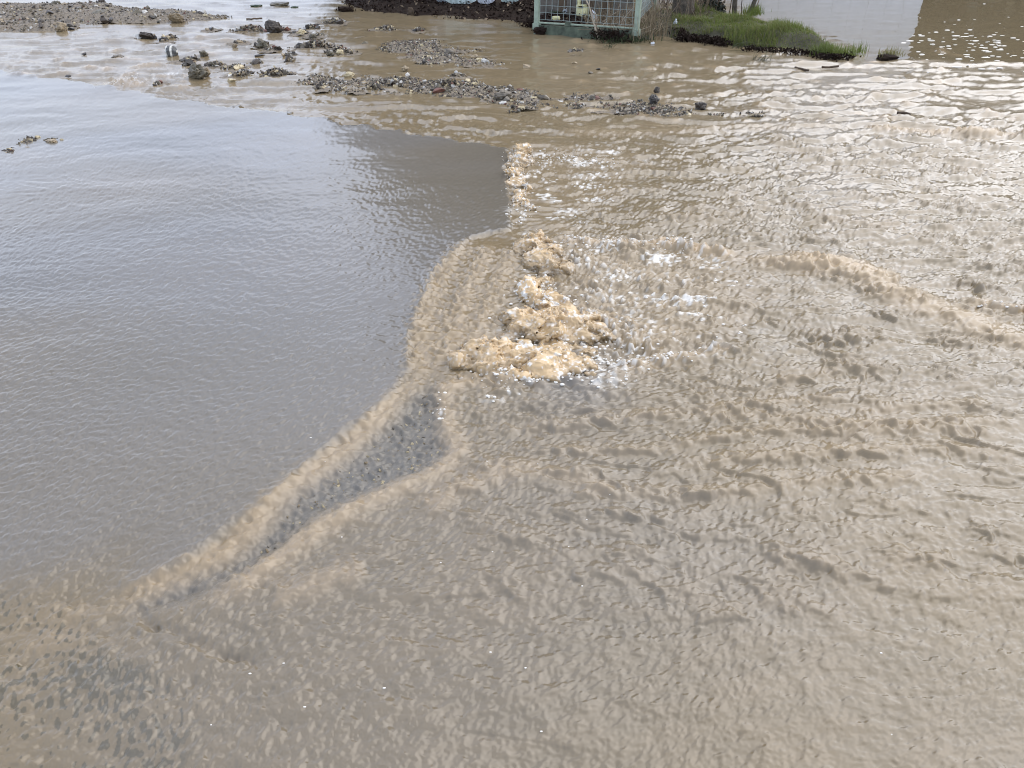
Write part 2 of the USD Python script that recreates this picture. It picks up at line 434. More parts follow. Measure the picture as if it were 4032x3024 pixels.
# ridges traced on the ground
T_sc = Tile(2.7, 0.085, 0.3, 1.0, 0, seed=31); T_sc2 = Tile(1.9, 0.05, 0.35, 1.0, 0, seed=32)
scal = np.clip(T_sc(X, Y), -2, 1.6) * fade(0.085); scal2 = np.clip(T_sc2(X, Y), -2, 1.6) * fade(0.05)


ridge_cover = np.zeros_like(X)


def ridge(pts, h, w, asym=1.0, silt_up=0.5, rough_up=0.0, lump=0.35, taper=0.12, wob=0.5, foamy=0.0):
    global H, silt, foam
    L = W(pts)
    b0, b1 = L.min(0) - 5 * w, L.max(0) + 5 * w
    k = np.flatnonzero((X > b0[0]) & (X < b1[0]) & (Y > b0[1]) & (Y < b1[1]))
    if not len(k):
        return
    d, side, s, tot = dist_line(Pw[k] + wob * w * np.stack([scal2[k], scal[k]], 1) * 0.35, L)
    ww = np.where(side > 0, w, w * asym)
    e = np.exp(-(d / ww) ** 2) * sstep(0, taper * tot, s) * sstep(0, taper * tot, tot - s)
    H[k] += h * e * np.maximum(1 + lump * (0.6 * scal[k] + 0.4 * scal2[k]), 0.1)
    silt[k] = np.maximum(silt[k], silt[k] + silt_up * e)
    ridge_cover[k] = np.maximum(ridge_cover[k], e)
    if foamy:
        foam[k] = np.maximum(foam[k], foamy * e * sstep(0.4, 1.6, scal2[k] + 0.5 * scal[k]))


nappe = [(1700, 1470), (1620, 1530), (1545, 1600), (1440, 1700), (1335, 1795), (1220, 1880), (1110, 1965), (1020, 2050), (960, 2120), (860, 2190), (740, 2260), (600, 2320), (470, 2370), (380, 2400)]
front = [(2120, 1500), (1980, 1490), (1850, 1500), (1755, 1540), (1738, 1610), (1760, 1700), (1795, 1780), (1720, 1850), (1600, 1900), (1450, 1965), (1330, 2040), (1200, 2110), (1090, 2200), (960, 2290), (840, 2360), (720, 2420)]
ridge(nappe, 0.011, 0.055, 0.9, 0.42, lump=0.2, wob=0.45)
ridge(front, 0.016, 0.050, 0.9, 0.52, lump=0.18, wob=0.45)
ridge([(2160, 1850), (2020, 1860), (1900, 1890), (1760, 1950), (1660, 2010)], 0.011, 0.05, 1.3, 0.35)
ridge([(1450, 2230), (1330, 2270), (1200, 2330), (1050, 2370)], 0.010, 0.045, 1.2, 0.35)
ridge([(380, 2380), (300, 2450), (200, 2520), (120, 2600)], 0.005, 0.09, 1.2, 0.10)
ridge([(2120, 1850), (2260, 1890), (2420, 1950)], 0.010, 0.04, 1.2, 0.25)
for pts in ([(1850, 945), (1750, 1070), (1690, 1200), (1650, 1340), (1640, 1480), (1650, 1520)], [(1945, 955), (1880, 1080), (1815, 1220), (1770, 1360), (1730, 1470)],
            [(2030, 965), (1985, 1090), (1935, 1200), (1880, 1320), (1830, 1410)]):
    ridge(pts, 0.014, 0.050, 1.0, 0.25, lump=0.5, wob=1.2)
# dark trailing crease at the lower left
ridge([(500, 2405), (600, 2460), (760, 2530), (900, 2580), (1050, 2620)], -0.012, 0.022, 1.0, -0.12, lump=0.5)
ridge([(500, 2440), (600, 2495), (760, 2565), (900, 2612)], 0.009, 0.03, 1.0, -0.1, lump=0.5)
# right hand wave trains
ridge([(2180, 950), (2350, 955), (2520, 965), (2700, 975), (2850, 1018)], 0.018, 0.05, 1.0, 0.5, lump=0.6, foamy=0.7)
ridge([(2560, 958), (2680, 962), (2800, 985), (2900, 1020)], 0.014, 0.04, 1.0, 0.5, lump=0.6, foamy=0.5)
ridge([(2800, 1000), (2950, 1025), (3120, 1045), (3300, 1070), (3420, 1100), (3520, 1165), (3650, 1215), (3800, 1260), (4032, 1350), (4300, 1440)], 0.026, 0.12, 0.8, 0.45, lump=0.10, wob=0.25, taper=0.25)
ridge([(3080, 1000), (3250, 1035), (3420, 1075), (3560, 1110)], 0.022, 0.09, 1.0, 0.35)
ridge([(3780, 1180), (3850, 1205), (3930, 1215), (4032, 1230), (4200, 1260)], 0.030, 0.07, 0.7, 0.5, lump=0.4, foamy=0.2)
ridge([(3400, 500), (3500, 508), (3640, 520), (3750, 530)], 0.035, 0.09, 0.8, 0.6, lump=0.5)
ridge([(3680, 520), (3780, 528), (3900, 530), (4032, 532), (4200, 535)], 0.035, 0.09, 0.8, 0.6, lump=0.5)
ridge([(2150, 520), (2500, 525), (2900, 500), (3400, 500)], 0.012, 0.12, 1.0, 0.2)
ridge([(2330, 1420), (2500, 1400), (2700, 1375), (2980, 1330)], -0.012, 0.05, 1.0, -0.2)
ridge([(2380, 1460), (2520, 1430), (2700, 1400), (2900, 1370)], 0.014, 0.04, 1.0, 0.4, lump=0.7, foamy=0.8)
for pts in ([(2250, 1010), (2500, 1070), (2800, 1110)], [(2250, 1120), (2500, 1180), (2750, 1200)], [(2300, 1230), (2550, 1290), (2750, 1330)], [(2250, 1350), (2420, 1330), (2560, 1350)],
            [(2180, 1190), (2330, 1230), (2460, 1290)]):
    ridge(pts, 0.009, 0.06, 1.0, 0.2, lump=0.7, foamy=0.7, wob=2.5)
for pts in ([(1900, 1500), (2300, 1500), (2500, 1490)], [(3050, 1500), (3250, 1470), (3320, 1470)], [(3350, 1640), (3600, 1600), (3900, 1600)], [(1950, 1700), (2400, 1660), (2900, 1600), (3400, 1560)],
            [(2000, 1790), (2500, 1780), (3000, 1700), (3600, 1700), (4032, 1720)], [(2700, 1640), (3100, 1650), (3500, 1680), (4032, 1660)], [(2600, 1850), (3000, 1800), (3500, 1770), (4032, 1790)],
            [(2200, 1930), (2700, 1960), (3200, 1900), (3700, 1870)]):
    ridge(pts, 0.010, 0.05, 0.55, 0.15, lump=0.5)
# short steep wave fronts that fan out over the right hand water
rc = np.random.default_rng(97)
for _ in range(150):
    px, py = rc.uniform(1850, 4150), rc.uniform(1480, 2450)
    ln = rc.uniform(130, 480) * (0.55 + 0.45 * (py / 2400)); sl = np.interp(py, [1500, 1750, 2400], [-0.10, 0.03, 0.22]) + rc.normal(0, 0.05)
    t_ = np.linspace(-0.5, 0.5, 6); bow = rc.normal(0, 16)
    keep = np.exp(-((py - 1800) / 420) ** 2)
    ridge([(px + ln * k, py + ln * sl * k + bow * (4 * k * k) + rc.normal(0, 4)) for k in t_], rc.uniform(0.005, 0.0105) * (0.4 + 0.6 * keep), rc.uniform(0.03, 0.06), 0.33, 0.03, lump=0.2, taper=0.3, wob=0.7)
for _ in range(110):
    px, py = rc.uniform(2200, 4150), rc.uniform(560, 1480)
    ln = rc.uniform(80, 330); sl = np.interp(px, [2200, 3000, 4032], [0.0, 0.06, 0.20]) + rc.normal(0, 0.05)
    t_ = np.linspace(-0.5, 0.5, 5); bow = rc.normal(0, 8)
    ridge([(px + ln * k, py + ln * sl * k + bow * (4 * k * k)) for k in t_], rc.uniform(0.007, 0.016), rc.uniform(0.05, 0.10), 0.3, 0.05, lump=0.3, taper=0.3, wob=0.9)
# standing lumps in the upstream current
r2 = np.random.default_rng(41)
for px, py, wpx in [(500, 330, 150), (590, 262, 120), (640, 300, 60), (770, 205, 45), (120, 335, 60), (90, 245, 60), (290, 195, 40), (480, 235, 80), (180, 150, 50), (330, 140, 60), (430, 265, 40), (360, 265, 60),
                    (1500, 330, 50), (2270, 165, 60), (2330, 180, 40), (3560, 410, 70), (3700, 330, 40), (1220, 240, 60)] + \
        [(r2.uniform(-100, 900), r2.uniform(140, 350), r2.uniform(25, 70)) for _ in range(46)] + [(r2.uniform(2200, 4032), r2.uniform(190, 480), r2.uniform(20, 60)) for _ in range(90)]:
    if py > 300 + 0.09 * px and px < 1700:
        continue
    c = ground(px, py); w = metres(wpx, py) / 2
    k = np.flatnonzero((abs(X - c[0]) < 3 * w) & (abs(Y - c[1]) < 5 * w))
    e = np.exp(-(((X[k] - c[0]) / w) ** 2 + ((Y[k] - c[1]) / (1.1 * w)) ** 2))
    H[k] += 0.22 * w * e * (1 + 0.4 * scal[k]); silt[k] += 0.35 * e
# smooth sheet: faint broad shadows of the bed
silt += 0.05 * m_sheet * T_big(X, Y) + 0.06 * m_brown - 0.2 * m_gap
silt += m_right * (0.018 * T_s1(X + 4, Y) + 0.03 * np.tanh(T_m(XW, YW)))
silt += 0.12 * m_foam - 0.10 * m_sheet - 0.02 * m_right * sstep(5, 2, Y)
silt -= 0.12 * m_pool
# olive patches of clearer water in the lower left corner
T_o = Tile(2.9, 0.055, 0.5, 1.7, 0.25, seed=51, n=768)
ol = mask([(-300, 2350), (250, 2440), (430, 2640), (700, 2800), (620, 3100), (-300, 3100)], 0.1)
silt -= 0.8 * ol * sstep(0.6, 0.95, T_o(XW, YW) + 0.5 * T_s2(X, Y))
# grey bed seen through the thin film in the gap
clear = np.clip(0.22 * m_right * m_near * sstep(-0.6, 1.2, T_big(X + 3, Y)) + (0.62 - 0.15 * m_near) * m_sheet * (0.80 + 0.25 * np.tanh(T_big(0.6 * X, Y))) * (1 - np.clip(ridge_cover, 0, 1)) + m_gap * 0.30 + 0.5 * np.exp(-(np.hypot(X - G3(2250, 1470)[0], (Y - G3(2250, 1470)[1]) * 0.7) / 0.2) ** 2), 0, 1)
T_g = Tile(1.5, 0.05, 0.4, 1.0, 0, seed=53)
H += 0.0035 * m_gap * np.maximum(T_g(X, Y), -0.5)
# foam flecks
T_fo = Tile(2.9, 0.05, 0.4, 0.7, 0, seed=61, n=768); T_fo2 = Tile(5.0, 0.35, 0.5, 0.6, 0, seed=62)
fo = T_fo(XW, YW) + 0.9 * T_fo2(X, Y)
foam = np.maximum(foam, m_foam * sstep(1.5, 2.6, fo) * 0.85)
for px, py, wpx, hpx, st in [(2310, 600, 170, 40, 1.0), (2280, 650, 130, 40, 0.9), (2060, 865, 28, 70, 1.1), (2050, 810, 30, 40, 1.0), (2075, 915, 60, 25, 1.0), (2150, 790, 90, 14, 0.7), (2260, 690, 110, 20, 0.7),
                             (2330, 1250, 120, 40, 0.6), (2560, 1270, 120, 60, 0.6), (2100, 1510, 130, 22, 0.8), (2300, 1340, 60, 60, 0.6), (1738, 1630, 18, 30, 0.6), (650, 290, 160, 14, 0.8), (600, 275, 60, 8, 0.8),
                             (3640, 370, 40, 12, 0.5), (2480, 1220, 80, 50, 0.5)]:
    c = ground(px, py); w = metres(wpx, py) / 2
    t_ = abs(ground(px, py - hpx / 2)[1] - ground(px, py + hpx / 2)[1]) / 2
    k = np.flatnonzero((abs(X - c[0]) < 2.5 * w) & (abs(Y - c[1]) < 2.5 * t_))
    e = np.exp(-((X[k] - c[0]) / w) ** 2 - ((Y[k] - c[1]) / t_) ** 2)
    foam[k] = np.maximum(foam[k], 0.9 * st * sstep(0.35, 1.0, e * (0.7 + 0.3 * fo[k] + 0.25 * scal2[k])))
H += 0.004 * foam * np.maximum(scal2, 0)
rough = 0.15 + 0.05 * far + 0.0 * m_sheet + 0.08 * m_foam
rough = rough * (1 - m_pool) + 0.035 * m_pool
rough = np.clip(rough + 0.25 * m_gap + 0.25 * foam + 0.10 * np.clip(ridge_cover, 0, 1), 0.03, 0.6)
silt, foam, clear = np.clip(silt, 0, 1), np.clip(foam, 0, 1), np.clip(clear, 0, 1)

idx = np.arange(NX * NY).reshape(NY, NX)
quads = np.stack([idx[:-1, :-1], idx[:-1, 1:], idx[1:, 1:], idx[1:, :-1]], -1).reshape(-1, 4)
V = np.column_stack([X, Y, H])
loop = np.concatenate([idx[0, :-1], idx[:-1, -1], idx[-1, :0:-1], idx[:0:-1, 0]])
c0 = np.array([0, 7.5]); prev = loop; allv = [V]; allq = [quads]; n0 = len(V); att = [np.stack([silt, foam, clear, rough], 1)]
for s_, zk in ((1.25, 0.6), (1.7, 0.0), (3.0, 0.0), (9.0, 0.0), (11.0, -1.0)):
    ring = c0 + (V[loop, :2] - c0) * s_
    z = V[loop, 2] * zk if zk >= 0 else np.full(len(loop), -0.5)
    allv.append(np.column_stack([ring, z]))
    a4 = np.stack([silt, foam, clear, rough], 1)[loop]
    a4[:, 3] = np.maximum(a4[:, 3], 0.08)
    att.append(a4)
    cur = n0 + np.arange(len(loop)); n0 += len(loop)
    nx_ = np.roll(np.arange(len(loop)), -1)
    allq.append(np.stack([prev, cur, cur[nx_], prev[nx_]], 1))
    prev = cur
V, Q, A = np.vstack(allv), np.vstack(allq), np.vstack(att)
n_fine = len(quads)
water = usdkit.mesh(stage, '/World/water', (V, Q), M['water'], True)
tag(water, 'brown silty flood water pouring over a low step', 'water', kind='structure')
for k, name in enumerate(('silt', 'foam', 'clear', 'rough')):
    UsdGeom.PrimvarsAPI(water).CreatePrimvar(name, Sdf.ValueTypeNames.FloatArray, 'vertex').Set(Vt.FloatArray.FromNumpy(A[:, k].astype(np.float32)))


def water_z(p):
    """Water level near a ground point (fine sheet only)."""
    p = np.atleast_2d(p)
    th = np.arctan2(CAM_H, p[:, 1])
    r_ = (ang[0] - th) / (ang[0] - ang[-1]) * (NY - 1)
    c_ = (p[:, 0] / (0.62 + 0.567 * p[:, 1]) + 1.1) / 2.2 * (NX - 1)
    return map_coordinates(H.reshape(NY, NX), [r_, c_], order=1, mode='nearest')


# bed and land all round, to the horizon
def land():
    rr = np.array([0, 10, 30, 55, 66, 74, 82, 95, 120, 200, 400, 900, 1800.0])
    th = np.arange(96) * 2 * np.pi / 96
    v = [[0, 8, -0.30]]
    for r in rr[1:]:
        for t in th:
            z = -0.30 if r < 60 else -0.30 + 0.9 * float(sstep(60, 95, r)) + (0.6 * meshkit.noise(np.array([math.cos(t) * r / 60, math.sin(t) * r / 60, 0])) if r > 90 else 0)
            v.append([r * math.cos(t), 8 + r * math.sin(t), z])
    f = [[0, 1 + k, 1 + (k + 1) % 96] for k in range(96)]
    for i in range(len(rr) - 2):
        a, b = 1 + i * 96, 1 + (i + 1) * 96
        for k in range(96):
            k2 = (k + 1) % 96
            f += [[a + k, b + k, b + k2], [a + k, b + k2, a + k2]]
    return np.array(v), np.array(f)


tag(obj('ground', land(), M['ground'], smooth=True), kind='structure')

# ------------------------------------------------------------------ churning splash above the step
def splash(px, py, w, d, h, n, seed, label, res=0.0048, foam_amt=0.25, drops=14, line=None):
    r = np.random.default_rng(seed)
    path = W(line) if line else None
    c = path.mean(0) if line else ground(px, py)
    if line:
        seg = np.linalg.norm(np.diff(path, axis=0), axis=1); cum = np.concatenate([[0], np.cumsum(seg)])
    z0 = float(water_z(c)[0]) - 0.004
    balls = []
    surge = r.uniform(0.12, 1.0, 9); n = int(n * 0.62)
    for k in range(n):
        if line:
            s_ = r.uniform(0, cum[-1]); o_ = np.array([np.interp(s_, cum, path[:, i]) for i in (0, 1)]) - c
            v = r.normal(0, 0.5); u = s_ / cum[-1] * 2 - 1
            bx, by = o_ + [v * d / 2, r.normal(0, 0.25) * d]
            env = np.interp(s_ / cum[-1] * 8, range(9), surge) * math.exp(-1.4 * v * v) * (1 - 0.75 * abs(u) ** 4)
        else:
            u, v = np.clip(r.normal(0, 0.45, 2), -1.1, 1.1)
            bx, by, env = u * w / 2, v * d / 2, math.exp(-1.7 * (u * u + v * v))
        hh = h * env * r.uniform(0.35, 1.05)
        rad = r.uniform(0.10, 0.22) * h * (0.6 + 0.5 * env) + 0.004
        balls.append((bx, by, hh - rad, rad))
        balls.append((bx + r.normal(0, 0.01), by, hh * 0.35 - rad, rad * 1.5))
        balls.append((bx + r.normal(0, 0.03), by + r.normal(0, 0.02), -rad * 1.2, rad * 2.0))
    B = np.array(balls)
    dn = [(*(B[k_, :2] + r.normal(0, 0.03, 2)), max(B[k_, 2], 0) + h * r.uniform(0.15, 0.75), r.uniform(0.0028, 0.006)) for k_ in r.integers(0, len(B), drops)]
    lo, hi = (B[:, :3] - B[:, 3:]).min(0) - 0.05, (B[:, :3] + B[:, 3:]).max(0) + 0.06
    lo[2] = -0.035
    hi[2] = max(hi[2], h * 1.5)
    n3 = np.ceil((hi - lo) / res).astype(int)
    g = np.stack(np.meshgrid(*[lo[i] + res * np.arange(n3[i]) for i in range(3)], indexing='ij'), -1)
    kk = 0.012
    acc = np.zeros(g.shape[:3])
    for bx, by, bz, rad in balls:
        R_ = rad + 0.11
        a0 = np.maximum(np.floor((np.array([bx, by, bz]) - R_ - lo) / res).astype(int), 0); a1 = np.ceil((np.array([bx, by, bz]) + R_ - lo) / res).astype(int) + 1
        sl = tuple(slice(p_, q_) for p_, q_ in zip(a0, a1))
        gg = g[sl]
        dd = np.sqrt((gg[..., 0] - bx) ** 2 + (gg[..., 1] - by) ** 2 + (gg[..., 2] - bz) ** 2) - rad
        acc[sl] += np.exp(-np.clip(dd / kk, -30, 60))
    f = -kk * np.log(acc + 1e-26)
    near = np.abs(f) < 0.055
    q_ = g[near] + 10 * seed
    wq = np.stack([meshkit.noise(q_ * 20, seed + k_) for k_ in range(3)], -1) - 0.5
    qq = q_ + 0.05 * wq
    nz = meshkit.fbm(qq * [29, 29, 21], 3, seed) - 0.5
    rd = np.abs(meshkit.fbm(qq * 58, 2, seed + 9) - 0.5) * 2
    na = min(1.0, h / 0.09)
    mid = meshkit.fbm(q_ * 13 + 0.4 * wq, 2, seed + 21) - 0.5
    f[near] += na * (-0.060 * nz + 0.018 * (0.30 - rd) - 0.085 * mid)
    for bx, by, bz, rad in dn:
        f = np.minimum(f, np.sqrt((g[..., 0] - bx) ** 2 + (g[..., 1] - by) ** 2 + ((g[..., 2] - bz) * 0.8) ** 2) - rad)
    f[0], f[-1], f[:, 0], f[:, -1], f[:, :, 0], f[:, :, -1] = [np.maximum(t, 1e-3) for t in (f[0], f[-1], f[:, 0], f[:, -1], f[:, :, 0], f[:, :, -1])]
    v, fc = surface_net(f, lo, res)
    tmm = trimesh.Trimesh(v, fc, process=False)
    trimesh.smoothing.filter_taubin(tmm, iterations=2)
    v = np.array(tmm.vertices)
    up = sstep(0.0, 0.75 * h, v[:, 2])
    fm = sstep(0.58, 0.74, meshkit.fbm(v * 38 + seed, 3, seed + 2)) * (0.35 + up) * foam_amt * 2.4 + sstep(0.66, 0.84, meshkit.noise(v * 75, seed)) * 2.2 * foam_amt
    si = 0.25 + 0.70 * up + 0.55 * (meshkit.noise(v * 16, seed + 4) - 0.5)
    m = usdkit.mesh(stage, numbered('/World/splash'), (v + [c[0], c[1], z0], fc), M['splash'], True)
    for name, val in (('foam', fm), ('silt', si), ('clear', np.zeros(len(v))), ('rough', np.full(len(v), 0.08))):
        UsdGeom.PrimvarsAPI(m).CreatePrimvar(name, Sdf.ValueTypeNames.FloatArray, 'vertex').Set(Vt.FloatArray.FromNumpy(np.clip(val, 0, 1).astype(np.float32)))
    tag(m, label, 'splash', kind='stuff')
    return m


splash(0, 0, 0, 0.13, 0.14, 60, 1, 'farthest frothy brown splash at the corner of the smooth dark sheet', line=[(2060, 590), (2050, 625), (2030, 655)], foam_amt=0.3)
splash(0, 0, 0, 0.10, 0.085, 70, 2, 'low rolling brown splash along the edge of the dark sheet', line=[(2025, 665), (2015, 700), (2045, 750), (2050, 785), (2050, 830)], foam_amt=0.4)
splash(0, 0, 0, 0.16, 0.115, 120, 4, 'golden brown splash midway along the step with a dark hollow under its lip', line=[(2085, 975), (2120, 1010), (2140, 1045), (2190, 1060)], foam_amt=0.18)
splash(0, 0, 0, 0.18, 0.095, 160, 5, 'frothy brown splash of many bubbles between two larger splashes', line=[(2110, 1110), (2100, 1165), (2160, 1200), (2130, 1245), (2240, 1265)], foam_amt=0.45)
splash(0, 0, 0, 0.23, 0.135, 260, 6, 'widest golden brown splash in the middle of the picture', line=[(2050, 1285), (2110, 1300), (2180, 1310), (2240, 1300), (2290, 1330)], foam_amt=0.22)
splash(0, 0, 0, 0.17, 0.115, 150, 7, 'golden brown splash with dripping edge above the grey gap', line=[(1860, 1410), (1920, 1420), (1990, 1425)], foam_amt=0.15)
splash(0, 0, 0, 0.22, 0.055, 200, 8, 'grey brown churning water below the widest splash', line=[(1980, 1455), (2060, 1420), (2140, 1450), (2200, 1410), (2270, 1395)], foam_amt=0.35)


# bubbles and foam flecks
SPRAY = [([(2050, 600), (2030, 660), (2045, 760), (2060, 900)], 0.05, 260, 0.03), ([(2110, 620), (2250, 625), (2400, 640)], 0.09, 260, 0.01), ([(2100, 1030), (2200, 1060)], 0.06, 120, 0.04), ([(2120, 1150), (2220, 1230)], 0.07, 260, 0.04),
         ([(2080, 1310), (2250, 1320), (2400, 1400)], 0.09, 320, 0.05), ([(1900, 1470), (2050, 1500), (2300, 1490)], 0.035, 300, 0.012), ([(2180, 955), (2450, 965), (2750, 980)], 0.04, 260, 0.02), ([(1750, 1560), (1738, 1620), (1745, 1680)], 0.015, 22, 0.012),
         ([(3830, 1205), (3990, 1225)], 0.03, 20, 0.02), ([(430, 335), (650, 325)], 0.12, 70, 0.04), ([(2300, 1440), (2500, 1420), (2750, 1390)], 0.03, 160, 0.008)]
def bubbles():
    ico = trimesh.creation.icosphere(1, 1.0)
    sel = np.flatnonzero((m_foam > 0.25) & (fo > 1.35) & (rng.random(len(fo)) < 0.045))
    rng.shuffle(sel)
    parts_v, parts_f, o = [], [], 0
    for k in sel[:2000]:
        r = 0.002 + 0.005 * rng.random() ** 2.5
        v = ico.vertices * [r * rng.uniform(1, 1.5), r, r * 0.8] + [X[k], Y[k], H[k]]
        parts_v.append(v); parts_f.append(ico.faces + o); o += len(v)
    for pts, w_, n_, h_ in SPRAY:       # froth clinging to the churn
        L = W(pts)
        for _ in range(int(n_ * 0.65)):
            i = rng.integers(0, len(L) - 1); t = rng.random()
            p = L[i] * (1 - t) + L[i + 1] * t + rng.normal(0, w_, 2)
            r = 0.0018 + 0.0055 * rng.random() ** 2.6
            v = ico.vertices * [r * rng.uniform(1, 1.6), r, r * 0.8] + [p[0], p[1], float(water_z(p)[0]) + h_ * rng.random() ** 2]
            parts_v.append(v); parts_f.append(ico.faces + o); o += len(v)
    for _ in range(22):           # flecks drifting down the near water
        p = ground(rng.uniform(700, 4032), rng.uniform(1500, 2900)); r = rng.uniform(0.0012, 0.0028)
        v = ico.vertices * [r * rng.uniform(1, 2), r, r * 0.6] + [p[0], p[1], float(water_z(p)[0])]
        parts_v.append(v); parts_f.append(ico.faces + o); o += len(v)
    for _ in range(150):           # flecks on the still pool
        p = ground(rng.normal(3800, 140), rng.normal(180, 45)); r = rng.uniform(0.008, 0.025)
        v = ico.vertices * [r * rng.uniform(1, 3), r, r * 0.35] + [p[0], p[1], 0.0]
        parts_v.append(v); parts_f.append(ico.faces + o); o += len(v)
    return np.vstack(parts_v), np.vstack(parts_f)


tag(obj('foam_bubbles', bubbles(), M['foam'], smooth=True), 'white foam bubbles scattered over the water', 'foam', kind='stuff')

# ------------------------------------------------------------------ gravel bars standing out of the water
BARS = {
    'far left': ([(-700, 20), (-200, 16), (60, 18), (250, 26), (420, 28), (560, 42), (700, 48), (860, 60), (880, 70), (820, 80), (700, 86), (560, 91), (420, 92), (330, 98), (275, 120), (180, 124), (0, 126), (-700, 128)], 0.12, 0.05),
    'middle': ([(1540, 165), (1640, 160), (1760, 178), (1880, 200), (1720, 212), (1850, 232), (2075, 262), (1960, 266), (1750, 250), (1640, 245), (1560, 215)], 0.035, 0.03),
    'front': ([(1230, 300), (1330, 318), (1420, 320), (1560, 300), (1700, 318), (1850, 330), (2000, 348), (2150, 368), (2300, 375), (2420, 385), (2300, 418), (2050, 415), (1900, 395), (1700, 372), (1500, 362), (1300, 342), (1200, 322)], 0.040, 0.03),
    'front strip': ([(2050, 408), (2300, 400), (2560, 410), (2700, 432), (2860, 442), (2960, 448), (2860, 455), (2600, 452), (2300, 433), (2060, 424)], 0.022, 0.02),
}
CLUMPS = [(575, 150, 70), (668, 150, 56), (650, 160, 30), (990, 120, 120), (945, 168, 40), (1030, 182, 55), (1060, 195, 40), (930, 268, 75), (950, 296, 95), (850, 258, 70), (745, 240, 70), (740, 255, 40), (1090, 294, 135), (1185, 132, 60), (1245, 142, 60),
          (1240, 186, 150), (1340, 206, 110), (1140, 220, 50), (1145, 238, 34), (830, 118, 30), (620, 330, 24), (1010, 250, 50), (1300, 330, 60), (1120, 118, 50), (1230, 108, 60), (1320, 90, 90), (1520, 118, 90), (110, 565, 70), (205, 562, 50), (40, 605, 40), (1800, 300, 60),
          (2270, 205, 60), (1650, 120, 50), (1560, 340, 160), (1760, 345, 180), (1480, 350, 120), (1260, 345, 50)]
bar_polys = {k: W(p) for k, (p, _, _) in BARS.items()}


def bar_mesh(poly, height, soft, step=0.03):
    b0, b1 = poly.min(0) - 0.1, poly.max(0) + 0.1
    xs, ys = np.arange(b0[0], b1[0], step), np.arange(b0[1], b1[1], step * 2)
    gx, gy2 = np.meshgrid(xs, ys)
    P = np.stack([gx.ravel(), gy2.ravel()], 1)
    d = sdf_poly(P, poly)
    p3 = np.column_stack([P, np.zeros(len(P))])
    nz = meshkit.fbm(p3 * 2.2, 4, 5) - 0.5
    fine = meshkit.noise(p3 * 23, 8) - 0.5
    edge = np.clip(-d / 0.35, -1, 1)
    z = height * (edge * 0.75 + 1.5 * nz) + 0.02 * fine
    keep = (z > -0.06) & (d < 0.1)
    ok = keep.reshape(gx.shape)
    i = np.arange(len(P)).reshape(gx.shape)
    cell = ok[:-1, :-1] & ok[1:, :-1] & ok[:-1, 1:] & ok[1:, 1:]
    f = np.stack([i[:-1, :-1], i[:-1, 1:], i[1:, 1:], i[1:, :-1]], -1)[cell]
    usedv, inv = np.unique(f, return_inverse=True)
    return (np.column_stack([P, z])[usedv], inv.reshape(f.shape)), P, z


surf_pts = {}
for k, (p, h_, s_) in BARS.items():
    m_, P_, z_ = bar_mesh(bar_polys[k], h_, s_)
    tag(obj('gravel_bar', m_, M['gravel'], smooth=True), kind='structure')
    surf_pts[k] = (P_[z_ > 0.0], z_[z_ > 0.0])

for i, (px, py, wpx) in enumerate(CLUMPS):
    c_ = ground(px, py + 3); w_ = metres(wpx, py) / 2
    th_ = np.linspace(0, 2 * np.pi, 14, endpoint=False)
    rr_ = 1 + 0.35 * np.sin(3 * th_ + i) + 0.2 * np.sin(5 * th_ + 2 * i)
    m_, _, _ = bar_mesh(c_ + np.stack([np.cos(th_) * rr_ * w_ * 1.15, np.sin(th_) * rr_ * (0.35 * w_ + 0.10)], 1), 0.030, 0.03, 0.025)
    if len(m_[1]):
        tag(obj('gravel_bar', m_, M['gravel'], smooth=True), kind='structure')


# ------------------------------------------------------------------ stones
def stone_mesh(r, size, flat=0.7, kind='angular', detail=2):
    """An uneven stone about size metres across, base at z = -0.3 of its height."""
    if kind == 'angular':
        p = r.normal(size=(int(r.integers(11, 18)), 3)); p /= np.linalg.norm(p, axis=1, keepdims=True)
        p *= r.uniform(0.75, 1.0, (len(p), 1))
        m = trimesh.Trimesh(p, process=False).convex_hull
        v, f = np.array(m.vertices), np.array(m.faces)
    else:
        ico = trimesh.creation.icosphere(detail, 1.0)
        v = np.array(ico.vertices); f = np.array(ico.faces); s = r.uniform(0, 90)
        n = meshkit.fbm(v * 1.6 + s, 4, 3) - 0.5
        n2 = np.abs(meshkit.noise(v * 4.2 + s, 6) - 0.5)
        v = v * (1 + (1.05 if kind == 'lumpy' else 0.75) * n - (0.75 * n2 if kind == 'lumpy' else 0.10 * n2))[:, None]
    v = v * [0.5 * size, 0.5 * size * r.uniform(0.6, 0.95), 0.5 * size * flat * r.uniform(0.8, 1.2)]
    a = r.uniform(0, 6.28); c, s = math.cos(a), math.sin(a)
    t = r.normal(0, 0.25); ct, st = math.cos(t), math.sin(t)
    v = v @ np.array([[c, -s, 0], [s, c, 0], [0, 0, 1]]).T @ np.array([[1, 0, 0], [0, ct, -st], [0, st, ct]]).T
    return v, f


def place_stone(px, py, wpx, color, label, group=None, flat=0.7, kind='angular', detail=3, sink=0.22, name='stone', seed=None, z=None, cat_='stone'):
    global stone_n
    r = np.random.default_rng(1000 + (seed if seed is not None else int(px * 7 + py * 13)))
    size = metres(wpx, py)
    v, f = stone_mesh(r, size, flat, kind, detail)
    v[:, 0] *= size / np.ptp(v[:, 0])
    x, y = ground(px, py)
    v[:, 2] -= v[:, 2].min() + sink * np.ptp(v[:, 2])
    y += np.ptp(v[:, 1]) * 0.3
    z = 0.0 if z is None else z
    o = obj(name, (v + [x, y, z], f), M['stone ' + color], smooth=25 if kind == 'angular' else 50)
    return tag(o, label, cat_, group)


